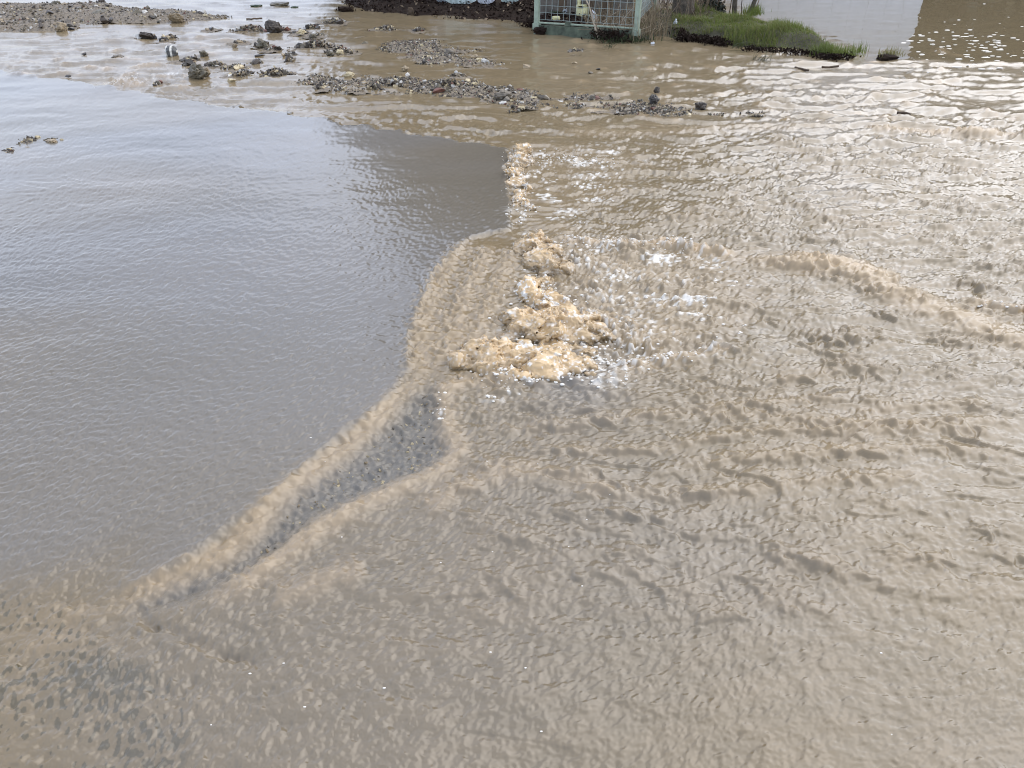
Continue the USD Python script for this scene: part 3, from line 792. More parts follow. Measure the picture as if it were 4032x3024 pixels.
# stones one can point at (foot of the stone in the photograph, width in pixels)
SPECIAL = [
    (672, 222, 48, 'grey', 'rounded dark grey stone with two white stripes in the current', 0.95, 'smooth'),
    (770, 312, 92, 'olive grey', 'biggest lumpy olive grey rock at the left edge of the scattered stones', 0.75, 'lumpy'),
    (810, 298, 40, 'tan', 'ochre lump on the right end of the biggest lumpy rock', 0.8, 'lumpy'),
    (1075, 130, 62, 'dark brown', 'domed dark boulder at the right end of a pebble heap', 0.85, 'lumpy'),
    (400, 20, 38, 'dark brown', 'dark boulder in the water behind the far left gravel bar', 0.9, 'lumpy'),
    (240, 126, 48, 'tan', 'pointed ochre rock at the front edge of the far left gravel bar', 0.95, 'lumpy'),
    (390, 80, 78, 'olive grey', 'broad mossy grey rock in the middle of the far left gravel bar', 0.55, 'lumpy'),
    (598, 85, 36, 'black', 'black wedge shaped stone on the front edge of the left gravel bar', 0.8, 'angular'),
    (690, 90, 60, 'tan', 'ochre crumbly rock near the right tip of the left gravel bar', 0.6, 'lumpy'),
    (785, 73, 46, 'dark brown', 'dark humped rock at the right tip of the left gravel bar', 0.7, 'lumpy'),
    (222, 34, 42, 'olive grey', 'mossy grey rock at the rear edge of the left gravel bar', 0.7, 'lumpy'),
    (115, 92, 64, 'olive grey', 'flat olive slab tilted on the left gravel bar', 0.35, 'angular'),
    (255, 68, 36, 'cream', 'long white splinter of stone lying on the left gravel bar', 0.2, 'angular'),
    (1720, 372, 54, 'reddish', 'dark red stone on the front gravel bar', 0.65, 'angular'),
    (1866, 345, 38, 'cream', 'blocky cream stone standing in water at the front gravel bar', 1.0, 'angular'),
    (1980, 397, 78, 'grey', 'wide pale grey rock with a notched top below the front bar', 0.55, 'lumpy'),
    (2070, 392, 40, 'grey', 'low grey stone just right of the wide pale grey rock', 0.5, 'lumpy'),
    (2098, 396, 30, 'cream', 'small cream stone between two grey stones', 0.6, 'angular'),
    (2136, 396, 50, 'grey', 'flat topped grey stone right of the small cream stone', 0.6, 'angular'),
    (2332, 395, 28, 'grey', 'single grey stone in the water left of the black rock', 0.8, 'lumpy'),
    (2576, 412, 46, 'black', 'tall black rounded rock standing alone in the water', 1.15, 'lumpy'),
    (2586, 370, 28, 'dark brown', 'dark twig topped clod right behind the tall black rock', 0.9, 'lumpy'),
    (2762, 437, 48, 'dark brown', 'dark pitted rock at the right end of the pebble strip', 0.8, 'lumpy'),
    (2620, 378, 20, 'tan', 'small ochre stone beside the tall black rock', 0.7, 'angular'),
    (2356, 275, 18, 'black', 'small dark stone alone in the flow in front of the fence', 0.7, 'angular'),
    (2326, 292, 22, 'grey', 'small grey stone alone in the flow below the small dark stone', 0.6, 'angular'),
    (2262, 252, 26, 'tan', 'low pale stone awash in the flow in front of the fence', 0.4, 'angular'),
    (2072, 270, 30, 'tan', 'brown and cream stone at the right tip of the middle gravel patch', 0.85, 'angular'),
    (1870, 232, 28, 'tan', 'rusty tan stone on the middle gravel patch', 0.8, 'angular'),
    (1886, 243, 24, 'cream', 'pale stone leaning on the rusty tan stone', 0.9, 'angular'),
    (1912, 250, 34, 'white', 'whitish block in front of the rusty tan stone', 0.7, 'angular'),
    (1676, 205, 26, 'tan', 'ochre stone standing at the left of the middle gravel patch', 1.2, 'angular'),
    (1694, 208, 22, 'tan', 'tan stone right of the ochre standing stone', 0.9, 'angular'),
    (1680, 230, 34, 'cream', 'low yellow cream stone in front of the standing stones', 0.45, 'angular'),
    (1770, 215, 34, 'grey', 'domed grey stone with a dark side on the middle patch', 0.9, 'smooth'),
    (1888, 200, 18, 'tan', 'lone brown stone in the water behind the middle patch', 1.0, 'angular'),
    (1188, 138, 40, 'cream', 'yellowish crumbling stone behind the scattered clumps', 0.6, 'lumpy'),
    (1230, 152, 34, 'olive grey', 'olive lump below the yellowish crumbling stone', 0.6, 'lumpy'),
    (1030, 192, 56, 'olive grey', 'olive grey rock standing out of the middle water', 0.75, 'lumpy'),
    (1092, 198, 32, 'dark brown', 'brown stone right of the olive grey rock', 0.5, 'lumpy'),
    (922, 188, 26, 'tan', 'brown pointed stone left of the olive grey rock', 0.8, 'angular'),
    (1018, 222, 40, 'black', 'low dark slate stone half under water', 0.3, 'angular'),
    (800, 222, 36, 'olive grey', 'mossy rounded stone right of the striped stone', 0.7, 'lumpy'),
    (750, 240, 50, 'dark brown', 'brown slab leaning on a clump near the striped stone', 0.5, 'angular'),
    (905, 325, 42, 'cream', 'long cream stone lying in the water in front of the clumps', 0.35, 'angular'),
    (1300, 222, 34, 'olive grey', 'olive stone in the right end of the long clump', 0.6, 'lumpy'),
    (1340, 215, 34, 'cream', 'yellowish stone at the tip of the long clump', 0.6, 'lumpy'),
    (1375, 305, 44, 'cream', 'pair of fused pale stones behind the front bar', 0.6, 'lumpy'),
    (1440, 178, 26, 'olive grey', 'pyramid shaped stone alone between the two rock fields', 0.9, 'angular'),
    (1595, 278, 30, 'tan', 'ochre stone in front of the middle patch', 0.55, 'lumpy'),
    (1605, 302, 18, 'white', 'round white stone in the channel behind the front bar', 0.8, 'smooth'),
    (575, 157, 58, 'dark brown', 'dark heaped stone alone in the far left current', 0.55, 'lumpy'),
    (328, 217, 24, 'black', 'dark stone in the rough water at far left', 0.6, 'angular'),
    (270, 307, 22, 'black', 'small black stone on the rim of the smooth sheet', 0.5, 'angular'),
    (458, 232, 50, 'grey', 'grey flat stone awash in the far left current', 0.35, 'lumpy'),
    (198, 572, 56, 'tan', 'tan flat stone awash on the smooth sheet at left', 0.3, 'lumpy'),
    (58, 553, 20, 'white', 'white chip of stone on the smooth sheet at the left edge', 0.4, 'angular'),
    (50, 592, 16, 'black', 'black pebble on the smooth sheet at the left edge', 0.7, 'angular'),
    (105, 590, 32, 'tan', 'brown sliver of stone on the smooth sheet', 0.25, 'angular'),
    (1290, 1925, 34, 'grey', 'largest pale stone under the thin water of the grey gap', 0.7, 'angular'),
]
stripe_mat = usdkit.material(stage, '/World/Looks/striped_stone', {
    'tc': ('texture_coordinate', {}), 'w': ('wave_texture', {'scale': 4.6, 'distortion': 1.2, 'detail': 2, 'phase': 1.0}),
    'r': ('rgb_ramp', {'ramp': [(0.72, (0.10, 0.10, 0.095)), (0.80, (0.66, 0.64, 0.56))]}), 'p': ('principled_bsdf', {'roughness': 0.4}),
}, [('tc.object', 'w.vector'), ('w.fac', 'r.fac'), ('r.color', 'p.base_color')], surface='p.BSDF')
for i, (px, py, wpx, col, lab, fl, kd) in enumerate(SPECIAL):
    o = place_stone(px, py, wpx, col, lab, flat=fl, kind=kd, seed=i, sink=0.18, z=(0.01 if 'sheet' in lab else -0.03 if 'gap' in lab else 0.0))
    if 'stripes' in lab:
        UsdShade.MaterialBindingAPI.Apply(o.GetPrim()).Bind(stripe_mat)

def beside(x, y, col):
    d = [math.hypot(x - a_, (y - b_)) for a_, b_, _ in landmarks]
    a_, b_, lab = landmarks[int(np.argmin(d))]
    lab = ' '.join(lab.split()[:8])
    for w_ in (' of the', ' of', ' in the', ' on the', ' at the', ' from the', ' beside the', ' behind the', ' the', ' in', ' on', ' at', ' a'):
        lab = lab[:-len(w_)] if lab.endswith(w_) else lab
    side = 'left of' if x < a_ - 0.12 else 'right of' if x > a_ + 0.12 else 'behind' if y > b_ else 'in front of'
    return f'small {col} stone {side} the {lab}'


landmarks = [(*ground(px, py), lab) for px, py, _, _, lab, _, _ in SPECIAL]
# the many nameless stones, each its own; those that nothing tells apart share a label
COLS = list(STONE)
r3 = np.random.default_rng(77)
for zone, count, where in (('far left', 74, 'on the gravel bar at the far left'), ('middle', 34, 'in the middle gravel patch in front of the leaf bank'), ('front', 50, 'on the long front gravel bar'),
                           ('front strip', 18, 'in the thin pebble strip near the black rock')):
    P_, z_ = surf_pts[zone]
    vis = (np.abs(P_[:, 0]) / (P_[:, 1] * CP + CAM_H * SP) < 0.69)
    P_, z_ = P_[vis], z_[vis]
    for k in range(count):
        j = r3.integers(len(P_))
        col = r3.choice(COLS, p=[0.30, 0.1, 0.12, 0.15, 0.08, 0.09, 0.05, 0.11])
        size = r3.uniform(0.06, 0.17) if zone == 'far left' else r3.uniform(0.04, 0.10)
        v, f = stone_mesh(r3, size, r3.uniform(0.4, 0.85), 'angular')
        v[:, 2] -= v[:, 2].min() * 0.5
        x, y = P_[j] + r3.uniform(-0.02, 0.02, 2)
        o = obj('stone', (v + [x, y, z_[j] - 0.005], f), M['stone ' + col], smooth=25)
        lb = beside(x, y, col); tag(o, lb, 'stone', lb)
cl_n = 0
for ci, (px, py, wpx) in enumerate(CLUMPS):
    n = max(2, int(wpx / 17))
    for k in range(n):
        if cl_n >= 120:
            break
        cl_n += 1
        w_ = r3.uniform(18, 40)
        col = r3.choice(COLS, p=[0.32, 0.13, 0.15, 0.12, 0.08, 0.06, 0.04, 0.1])
        qx, qy = px + r3.uniform(-0.5, 0.5) * wpx, py + r3.uniform(-3, 6)
        v, f = stone_mesh(r3, metres(w_, qy), r3.uniform(0.5, 0.9), 'angular')
        v[:, 2] -= v[:, 2].min() * 0.6
        x, y = ground(qx, qy)
        lr = 'left' if px < 900 else 'right'
        o = obj('stone', (v + [x, y, 0.0], f), M['stone ' + col], smooth=25)
        wh = 'on the smooth sheet at the left edge' if py > 500 else f'in the loose clumps scattered over the {lr} of the shallow water'
        lb = beside(x, y, col); tag(o, lb, 'stone', lb)


# gravel: the countless small pieces, a cloud of pebbles on the bars and in the clumps
def instancer(name, protos, pos, which, scale, quat, label, cat_):
    pi = UsdGeom.PointInstancer.Define(stage, numbered('/World/' + name))
    UsdGeom.Scope.Define(stage, f'{pi.GetPath()}/kinds')
    rel = pi.CreatePrototypesRel()
    for i, (mesh, mat, sm) in enumerate(protos):
        m = usdkit.mesh(stage, f'{pi.GetPath()}/kinds/{name}_kind_{i:03d}', mesh, mat, sm)
        rel.AddTarget(m.GetPath())
    pi.CreatePositionsAttr(Vt.Vec3fArray.FromNumpy(np.asarray(pos, np.float32)))
    pi.CreateProtoIndicesAttr(Vt.IntArray.FromNumpy(np.asarray(which, np.int32)))
    pi.CreateScalesAttr(Vt.Vec3fArray.FromNumpy(np.asarray(scale, np.float32)))
    pi.CreateOrientationsAttr(Vt.QuathArray([Gf.Quath(float(a), float(b), float(c), float(d)) for a, b, c, d in quat]))
    return tag(pi, label, cat_, kind='stuff')


def rand_quat(r, n, tilt=None):
    if tilt is None:
        q_ = r.normal(size=(n, 4)); return q_ / np.linalg.norm(q_, axis=1, keepdims=True)
    a = r.uniform(0, np.pi, n); b = r.normal(0, tilt, n) / 2
    return np.stack([np.cos(a) * np.cos(b), np.cos(a) * np.sin(b), np.sin(a) * np.sin(b), np.sin(a) * np.cos(b)], 1)


protos, r4 = [], np.random.default_rng(91)
weights = []
for col, wt in (('grey', 0.24), ('dark brown', 0.28), ('tan', 0.14), ('olive grey', 0.14), ('white', 0.09), ('cream', 0.08), ('black', 0.11), ('reddish', 0.03)):
    for k in range(2):
        v, f = stone_mesh(r4, 1.0, 0.6, 'angular')
        protos.append(((v, f), M['stone ' + col], False)); weights.append(wt / 2)
pos, sc = [], []
for zone, n in (('far left', 5200), ('middle', 1900), ('front', 3600), ('front strip', 1900)):
    P_, z_ = surf_pts[zone]
    j = r4.integers(0, len(P_), n)
    pos.append(np.column_stack([P_[j] + r4.uniform(-0.03, 0.03, (n, 2)), z_[j] + 0.002]))
    sc.append((0.010 + 0.045 * r4.random(n) ** 2) * (1.35 if zone == 'far left' else 0.9))
for px, py, wpx in CLUMPS:
    n = int(wpx * 1.7)
    w_ = metres(wpx, py)
    x, y = ground(px, py)
    u = np.clip(r4.normal(0, 0.32, n), -1, 1)
    hgt = 0.16 * w_ * np.exp(-3 * u * u) * r4.random(n)
    pos.append(np.column_stack([x + u * w_ * 0.7, y + r4.normal(0, 0.09 * w_ + 0.03, n), hgt]))
    sc.append(r4.uniform(0.016, 0.07, n))
# pebbles on the bed of the grey gap
gp = W([(1610, 1560), (1700, 1530), (1735, 1680), (1780, 1770), (1640, 1860), (1440, 1940), (1240, 2040), (1090, 2170), (900, 2280), (1050, 2080), (1150, 1960), (1370, 1800), (1560, 1640)])
b0, b1 = gp.min(0), gp.max(0)
P_ = r4.uniform(b0, b1, (2600, 2)); P_ = P_[sdf_poly(P_, gp) < -0.02]
pos.append(np.column_stack([P_, water_z(P_) - 0.0075])); sc.append(r4.uniform(0.010, 0.030, len(P_)))
pos, sc = np.vstack(pos), np.concatenate(sc)
which = r4.choice(len(protos), len(pos), p=np.array(weights) / sum(weights))
ngap = len(P_)
which[-ngap:] = r4.choice([0, 1, 4, 5, 10, 11], ngap)
instancer('gravel', protos, pos, which, np.column_stack([sc * r4.uniform(0.8, 1.5, len(sc)), sc, sc * r4.uniform(0.6, 1.1, len(sc))]), rand_quat(r4, len(pos)), 'loose gravel and pebbles over the bars and clumps', 'gravel')

# ------------------------------------------------------------------ the bank with the fence, grass and leaf litter
def mound(poly, height, soft, step, seed, base=-0.05, rough_=0.03, bound=None):
    b0, b1 = poly.min(0) - 0.15, poly.max(0) + 0.15
    gx, gy2 = np.meshgrid(np.arange(b0[0], b1[0], step), np.arange(b0[1], b1[1], step))
    P = np.stack([gx.ravel(), gy2.ravel()], 1)
    d = sdf_poly(P, poly)
    p3 = np.column_stack([P, np.zeros(len(P))])
    z = base + (height - base) * sstep(soft * 0.3, -soft, d) + rough_ * 2 * (meshkit.fbm(p3 * 3.1, 4, seed) - 0.5) * sstep(0.1, -0.1, d)
    ok = (d < 0.12).reshape(gx.shape)
    i = np.arange(len(P)).reshape(gx.shape)
    cell = ok[:-1, :-1] & ok[1:, :-1] & ok[:-1, 1:] & ok[1:, 1:]
    f = np.stack([i[:-1, :-1], i[:-1, 1:], i[1:, 1:], i[1:, :-1]], -1)[cell]
    uv_, inv = np.unique(f, return_inverse=True)
    return (np.column_stack([P, z])[uv_], inv.reshape(f.shape)), (P, z, d)


leaf_poly = W([(1395, 40), (1480, 50), (1580, 58), (1690, 66), (1800, 76), (1950, 80), (2060, 92), (2110, 118), (2240, 132), (2420, 142), (2430, -40), (2100, -80), (1500, -60), (1340, 10)])
m_, (lp, lz, ld) = mound(leaf_poly, 0.12, 0.7, 0.06, 3)
tag(obj('leaf_bank', m_, M['soil'], smooth=True), kind='structure')
grass_poly = W([(2440, 165), (2520, 168), (2620, 150), (2680, 152), (2800, 168), (2870, 182), (2960, 186), (3060, 200), (3150, 206), (3240, 212), (3330, 205), (3300, 180), (3210, 155), (3130, 138), (3040, 112), (2950, 92), (2860, 82), (2760, 76), (2660, 70), (2560, 60), (2430, 100)])
m_, (gp_, gz, gd) = mound(grass_poly, 0.17, 0.5, 0.05, 4, rough_=0.05)
tag(obj('grass_bank', m_, M['turf_soil'], smooth=True), kind='structure')


def bank_z(x, y):
    P = np.array([[x, y]])
    out = 0.0
    for poly, h_, sf in ((leaf_poly, 0.16, 0.7), (grass_poly, 0.17, 0.5)):
        out = max(out, float((-0.05 + (h_ + 0.05) * sstep(sf * 0.3, -sf, sdf_poly(P, poly)))[0]))
    return out


# ---- the green mesh fence
FA, FB = G3(2113, 132), G3(2503, 158)
fdir = (FB - FA) / np.linalg.norm(FB - FA); FL = np.linalg.norm(FB - FA)
frot = math.atan2(fdir[1], fdir[0])


def wires(parent, L, ztop, z0, cell=0.1, r_=0.003, x0=0.05):
    for k in range(int((L - 2 * x0) / cell) + 1):
        x = x0 + k * cell
        obj('vertical_wire', tube([[x, 0, z0], [x, 0, ztop]], r_, 6), M['wire'], parent)
    for k in range(int((ztop - z0) / cell) + 1):
        z = z0 + k * cell
        obj('horizontal_wire', tube([[x0 - 0.03, 0.006, z], [L - x0 + 0.03, 0.006, z]], r_, 6), M['wire'], parent)


def post(name, loc, label, h_=1.55, rot=0.0, w=0.03):
    t = thing(name, loc, label, 'fence post', rotz=rot)
    prof = trimesh.creation.extrude_polygon(__import__('shapely').geometry.Polygon([(-w, -w), (w, -w), (w, w), (-w, w)]).buffer(0.006), h_ + 0.3)
    prof.apply_translation((0, 0, -0.3))
    obj('shaft', prof, M['green_paint'], t)
    obj('post_cap', box(-w - 0.009, w + 0.009, -w - 0.009, w + 0.009, h_, h_ + 0.025), M['green_paint'], t)
    obj('foot_plate', box(-w - 0.02, w + 0.02, -w - 0.02, w + 0.02, 0.06, 0.15), M['green_paint'], t)
    return t


post('fence_post', FA, 'pale green square post at the left end of the mesh fence', rot=frot)
post('fence_post', FB, 'pale green square post at the right end of the mesh fence, dry grass beside it', rot=frot)
FC = G3(2572, 78)
post('fence_post', FC, 'thin pale green post standing behind, left of the thick trunk', rot=frot, w=0.022)
fp = thing('mesh_fence_panel', FA, 'welded wire mesh fence panel between two pale green posts', 'fence', rotz=frot)
wires(fp, FL, 1.5, 0.20, 0.098)
obj('bottom_rail', tube([[0.03, 0, 0.155], [FL - 0.03, 0, 0.155]], 0.014, 8), M['green_paint'], fp)
obj('top_rail', tube([[0.03, 0, 1.5], [FL - 0.03, 0, 1.5]], 0.014, 8), M['green_paint'], fp)
obj('rail_clamp', box(0.48, 0.56, -0.03, 0.03, 0.13, 0.19), M['dark_green'], fp)
pl = obj('concrete_plinth', box(0.05, FL - 0.05, -0.035, 0.035, -0.2, 0.125), M['dark_green'])
tag(pl, 'mossy green concrete plinth along the foot of the mesh fence', 'plinth')
bd = FC - FB; BL = np.linalg.norm(bd); brot = math.atan2(bd[1], bd[0])
UsdGeom.Xformable(pl).AddTranslateOp().Set(Gf.Vec3d(*map(float, FA)))
UsdGeom.Xformable(pl).AddRotateZOp().Set(math.degrees(frot))
fp2 = thing('mesh_fence_panel', FB, 'short mesh fence panel running back from the right post', 'fence', rotz=brot)
wires(fp2, BL, 1.5, 0.25, 0.098)
obj('top_rail', tube([[0.03, 0, 1.5], [BL - 0.03, 0, 1.5]], 0.014, 8), M['green_paint'], fp2)

# ---- old wooden fence and pale sheets in the shade behind
r5 = np.random.default_rng(15)
WA, WB = G3(2118, 82), G3(2470, 100)
wd = (WB - WA) / np.linalg.norm(WB - WA); WL = np.linalg.norm(WB - WA)
wf = thing('board_fence', WA, 'weathered grey board fence in the shade behind the green mesh', 'fence', rotz=math.atan2(wd[1], wd[0]))
x = 0.0
while x < WL:
    w_ = r5.uniform(0.09, 0.15)
    b = box(x, x + w_ - 0.012, r5.uniform(-0.01, 0.01), 0.02, -0.1, 1.5 + r5.uniform(-0.1, 0.1))
    obj('board', b, M[r5.choice(['wood', 'wood', 'brown_wood'])], wf); x += w_
obj('rail', box(0, WL, 0.025, 0.07, 0.5, 0.6), M['brown_wood'], wf)
for i, (px, py, wpx, lab) in enumerate([(1963, 52, 20, 'brown wooden post standing in the leaf bank'), (1634, 20, 18, 'dark wooden post at the left of the pale sheets'), (1845, 24, 14, 'slim dark post between the two pale sheets'), (1480, 8, 14, 'dark stake at the far left of the leaf bank')]):
    p = G3(px, py); w_ = metres(wpx, py) / 2
    t = thing('wooden_post', p, lab, 'post')
    sh = box(-w_, w_, -w_, w_, -0.2, 1.4)
    sh = sh.subdivide().subdivide()
    sh.vertices += (meshkit.noise(np.array(sh.vertices) * 9, i)[:, None] - 0.5) * 0.012
    obj('shaft', sh, M['brown_wood'], t)
    obj('post_top', trimesh.creation.cone(w_ * 1.35, 0.06, sections=4, transform=trimesh.transformations.translation_matrix((0, 0, 1.395))), M['brown_wood'], t)


def sheet(px, py, wpx, hh, bend, mat, lab, seed):
    p = G3(px, py); w_ = metres(wpx, py)
    n, k = 24, 10
    u, v = np.meshgrid(np.linspace(-0.5, 0.5, n), np.linspace(0, 1, k))
    top = hh * (0.75 + 0.5 * meshkit.noise(np.stack([u * 3 + seed, u * 0, u * 0], -1), seed))
    z = v * top + 0.10 + 0.10 * (2 * u) ** 2
    y_ = bend * np.cos(u * 3) + 0.02 * np.sin(u * 40)
    P = np.stack([u * w_, y_, z], -1).reshape(-1, 3)
    i = np.arange(n * k).reshape(k, n)
    f = np.stack([i[:-1, :-1], i[:-1, 1:], i[1:, 1:], i[1:, :-1]], -1).reshape(-1, 4)
    P2 = P + [0, 0.006, 0]
    f2 = f[:, ::-1] + len(P)
    edge = np.concatenate([i[0], i[1:, -1], i[-1, -2::-1], i[-2:0:-1, 0]])
    e2 = np.roll(edge, -1)
    fe = np.stack([e2, edge, edge + len(P), e2 + len(P)], 1)
    o = obj('plastic_sheet', (np.vstack([P, P2]) + p, np.vstack([f, f2, fe])), M[mat], smooth=40)
    tag(o, lab, 'sheet')


sheet(1815, 46, 130, 0.45, 0.05, 'pale_sheet', 'pale green plastic sheet behind the leaf bank, largest of the sheets', 1)
sheet(1912, 44, 80, 0.5, 0.04, 'white_plastic', 'white plastic sheet leaning left of the brown post', 2)
sheet(2005, 40, 90, 0.4, 0.04, 'pale_sheet', 'pale plastic sheet between the brown post and the mesh fence', 3)
sheet(1745, 40, 60, 0.4, 0.05, 'grey_plastic', 'grey plastic sheet at the left end of the sheets', 4)

# ---- leaf litter
def leaf_quads(n, pos, size, r, droop=0.5, fold=True):
    """n curled leaves (two triangles each pair) at pos."""
    a = r.uniform(0, 2 * np.pi, n); t = r.normal(0, droop, n)
    d = np.stack([np.cos(a) * np.cos(t), np.sin(a) * np.cos(t), np.sin(t)], 1)
    s = np.cross(d, r.normal(size=(n, 3))); s /= np.linalg.norm(s, axis=1, keepdims=True) + 1e-9
    L = size * r.uniform(0.6, 1.3, n)[:, None]; wd_ = L * r.uniform(0.35, 0.6, n)[:, None]
    nrm = np.cross(d, s)
    p0 = pos - d * L / 2; p1 = pos + s * wd_ / 2 + nrm * wd_ * 0.2; p2 = pos + d * L / 2; p3 = pos - s * wd_ / 2 + nrm * wd_ * 0.2
    v = np.stack([p0, p1, p2, p3], 1).reshape(-1, 3)
    i = np.arange(n)[:, None] * 4
    f = np.vstack([i + [0, 1, 2], i + [0, 2, 3]])
    return v, f


def on_bank(P, z, d, n, r, dmin, dmax):
    k = np.flatnonzero((d > dmin) & (d < dmax) & (z > -0.03))
    j = r.choice(k, n)
    return np.column_stack([P[j] + r.uniform(-0.04, 0.04, (n, 2)), z[j]])


r6 = np.random.default_rng(5)
q1 = on_bank(lp, lz, ld, 9000, r6, -3, 0.02)
q1[:, 2] += 0.05 * r6.random(len(q1)) * meshkit.noise(q1 * 4, 2) * 2
k1 = r6.random(len(q1)) < 0.85
tag(obj('leaf_litter', leaf_quads(k1.sum(), q1[k1], 0.07, r6, 0.6), M['leaf_litter']), 'dark wet leaf litter heaped along the foot of the fence', 'leaf litter', kind='stuff')
tag(obj('leaf_litter', leaf_quads((~k1).sum() // 2, q1[~k1][::2], 0.07, r6, 0.6), M['dead_wood']), 'pale dry leaves among the dark leaf litter', 'leaf litter', kind='stuff')


def front_band(pts, n, w, r, zs=0.05):
    L = W(pts)
    k = r.integers(0, len(L) - 1, n); t = r.random((n, 1))
    p = L[k] * (1 - t) + L[k + 1] * t + r.normal(0, w, (n, 2))
    return np.column_stack([p, r.random(n) * zs])


q2 = np.vstack([front_band([(2640, 120), (2665, 138), (2690, 150)], 500, 0.05, r6, 0.12), front_band([(2670, 158), (2740, 165), (2810, 172), (2850, 182)], 900, 0.06, r6, 0.09),
                front_band([(2950, 196), (3020, 205), (3100, 208), (3180, 214), (3260, 232), (3330, 228)], 700, 0.07, r6, 0.05), front_band([(2350, 150), (2400, 160), (2440, 166)], 500, 0.10, r6, 0.14),
                front_band([(2110, 118), (2140, 135)], 300, 0.05, r6, 0.13), front_band([(1340, 42), (1390, 44)], 120, 0.05, r6, 0.06), front_band([(2065, 108), (2100, 112)], 160, 0.05, r6, 0.10)])
tag(obj('drift_line', leaf_quads(len(q2), q2, 0.055, r6, 0.7), M['leaf_litter']), 'dark clods and leaves washed up along the edge of the grass bank', 'flood debris', kind='stuff')

# ---- grass
def blades(pos, length, width, r, lean=0.5, seg=2, flow=None):
    n = len(pos)
    a = r.uniform(0, 2 * np.pi, n); ln = length * r.uniform(0.5, 1.25, n); k = np.abs(r.normal(0, lean, n))
    d = np.stack([np.cos(a), np.sin(a)], 1)
    if flow is not None:
        d = d * 0.5 + flow; d /= np.linalg.norm(d, axis=1, keepdims=True)
    sd = np.stack([-d[:, 1], d[:, 0], np.zeros(n)], 1) * (width / 2) * r.uniform(0.7, 1.3, n)[:, None]
    rows = []
    for s_ in range(seg + 1):
        t = s_ / seg
        z = ln * (t - 0.35 * np.minimum(k, 1.4) * t * t); h = ln * k * t * t * 0.8
        c = pos + np.column_stack([d * h[:, None], z])
        w = 1 - t
        if s_ < seg:
            rows += [c - sd * w, c + sd * w]
        else:
            rows += [c]
    m = len(rows)
    v = np.stack(rows, 1).reshape(-1, 3)
    i = np.arange(n)[:, None] * m
    f = []
    for s_ in range(seg - 1):
        b = 2 * s_
        f += [i + [b, b + 1, b + 3], i + [b, b + 3, b + 2]]
    b = 2 * (seg - 1)
    f += [i + [b, b + 1, b + 2]]
    return v, np.vstack(f)


r7 = np.random.default_rng(6)
q3 = on_bank(gp_, gz, gd, 26000, r7, -3, -0.03)
dens = meshkit.fbm(q3 * 2.4, 3, 4)
u_ = (q3[:, 0] / (q3[:, 1] * CP + CAM_H * SP)) * FPX + 2016
q3 = q3[(dens > 0.43) & (r7.random(len(q3)) < np.where(u_ < 2640, 0.08, 1))]
hh = 0.035 + 0.095 * sstep(0.45, 0.7, meshkit.fbm(q3 * 2.0 + 3, 3, 9))
g1 = blades(q3, hh, 0.007, r7, 0.6)
tag(obj('bank_grass', g1, M['grass']), 'bright green grass on the flooded bank', 'grass', kind='stuff')
k3 = r7.choice(len(q3), min(len(q3), 5500))
tag(obj('bank_grass', blades(q3[k3], hh[k3] * 1.1, 0.007, r7, 1.0), M['grass_yellow']), 'yellowed grass blades in the green bank', 'grass', kind='stuff')
tuft = np.vstack([np.column_stack([ground(r7.normal(3240, 22, 500), r7.normal(212, 5, 500)), np.full(500, 0.0)]), np.column_stack([ground(r7.normal(3330, 28, 300), r7.normal(214, 5, 300)), np.full(300, -0.01)]),
                  np.column_stack([ground(r7.normal(3385, 10, 60), r7.normal(206, 3, 60)), np.full(60, 0.0)]),
                  np.column_stack([ground(r7.normal(2960, 16, 700), r7.normal(90, 5, 700)), np.full(700, 0.14)]), np.column_stack([ground(r7.normal(2730, 22, 500), r7.normal(75, 8, 500)), np.full(500, 0.14)])])
tag(obj('grass_tuft', blades(tuft, np.full(len(tuft), 0.15), 0.008, r7, 0.6), M['grass']), 'taller green tufts at the tip of the bank and round the thin stems', 'grass', kind='stuff')
# straw by the right post and round the trunk
q4 = np.vstack([np.column_stack([ground(r7.normal(2545, 40, 900), r7.normal(120, 22, 900)), np.full(900, 0.05)]), np.column_stack([ground(r7.normal(2735, 30, 260), r7.normal(92, 10, 260)), np.full(260, 0.05)]),
                np.column_stack([ground(r7.uniform(2300, 2500, 420), r7.normal(110, 16, 420)), np.full(420, 0.02)])])
tag(obj('dry_grass', blades(q4, r7.uniform(0.2, 0.55, len(q4)), 0.011, r7, 1.5, 4), M['straw']), 'dry straw coloured grass bent over beside the fence post', 'dry grass', kind='stuff')
q5 = np.column_stack([ground(r7.normal(2470, 50, 500), r7.normal(160, 6, 500)), np.full(500, 0.0)])
tag(obj('wet_moss', blades(q5, np.full(500, 0.12), 0.012, r7, 1.3), M['moss']), 'wet mossy weeds at the foot of the right fence post', 'weeds', kind='stuff')

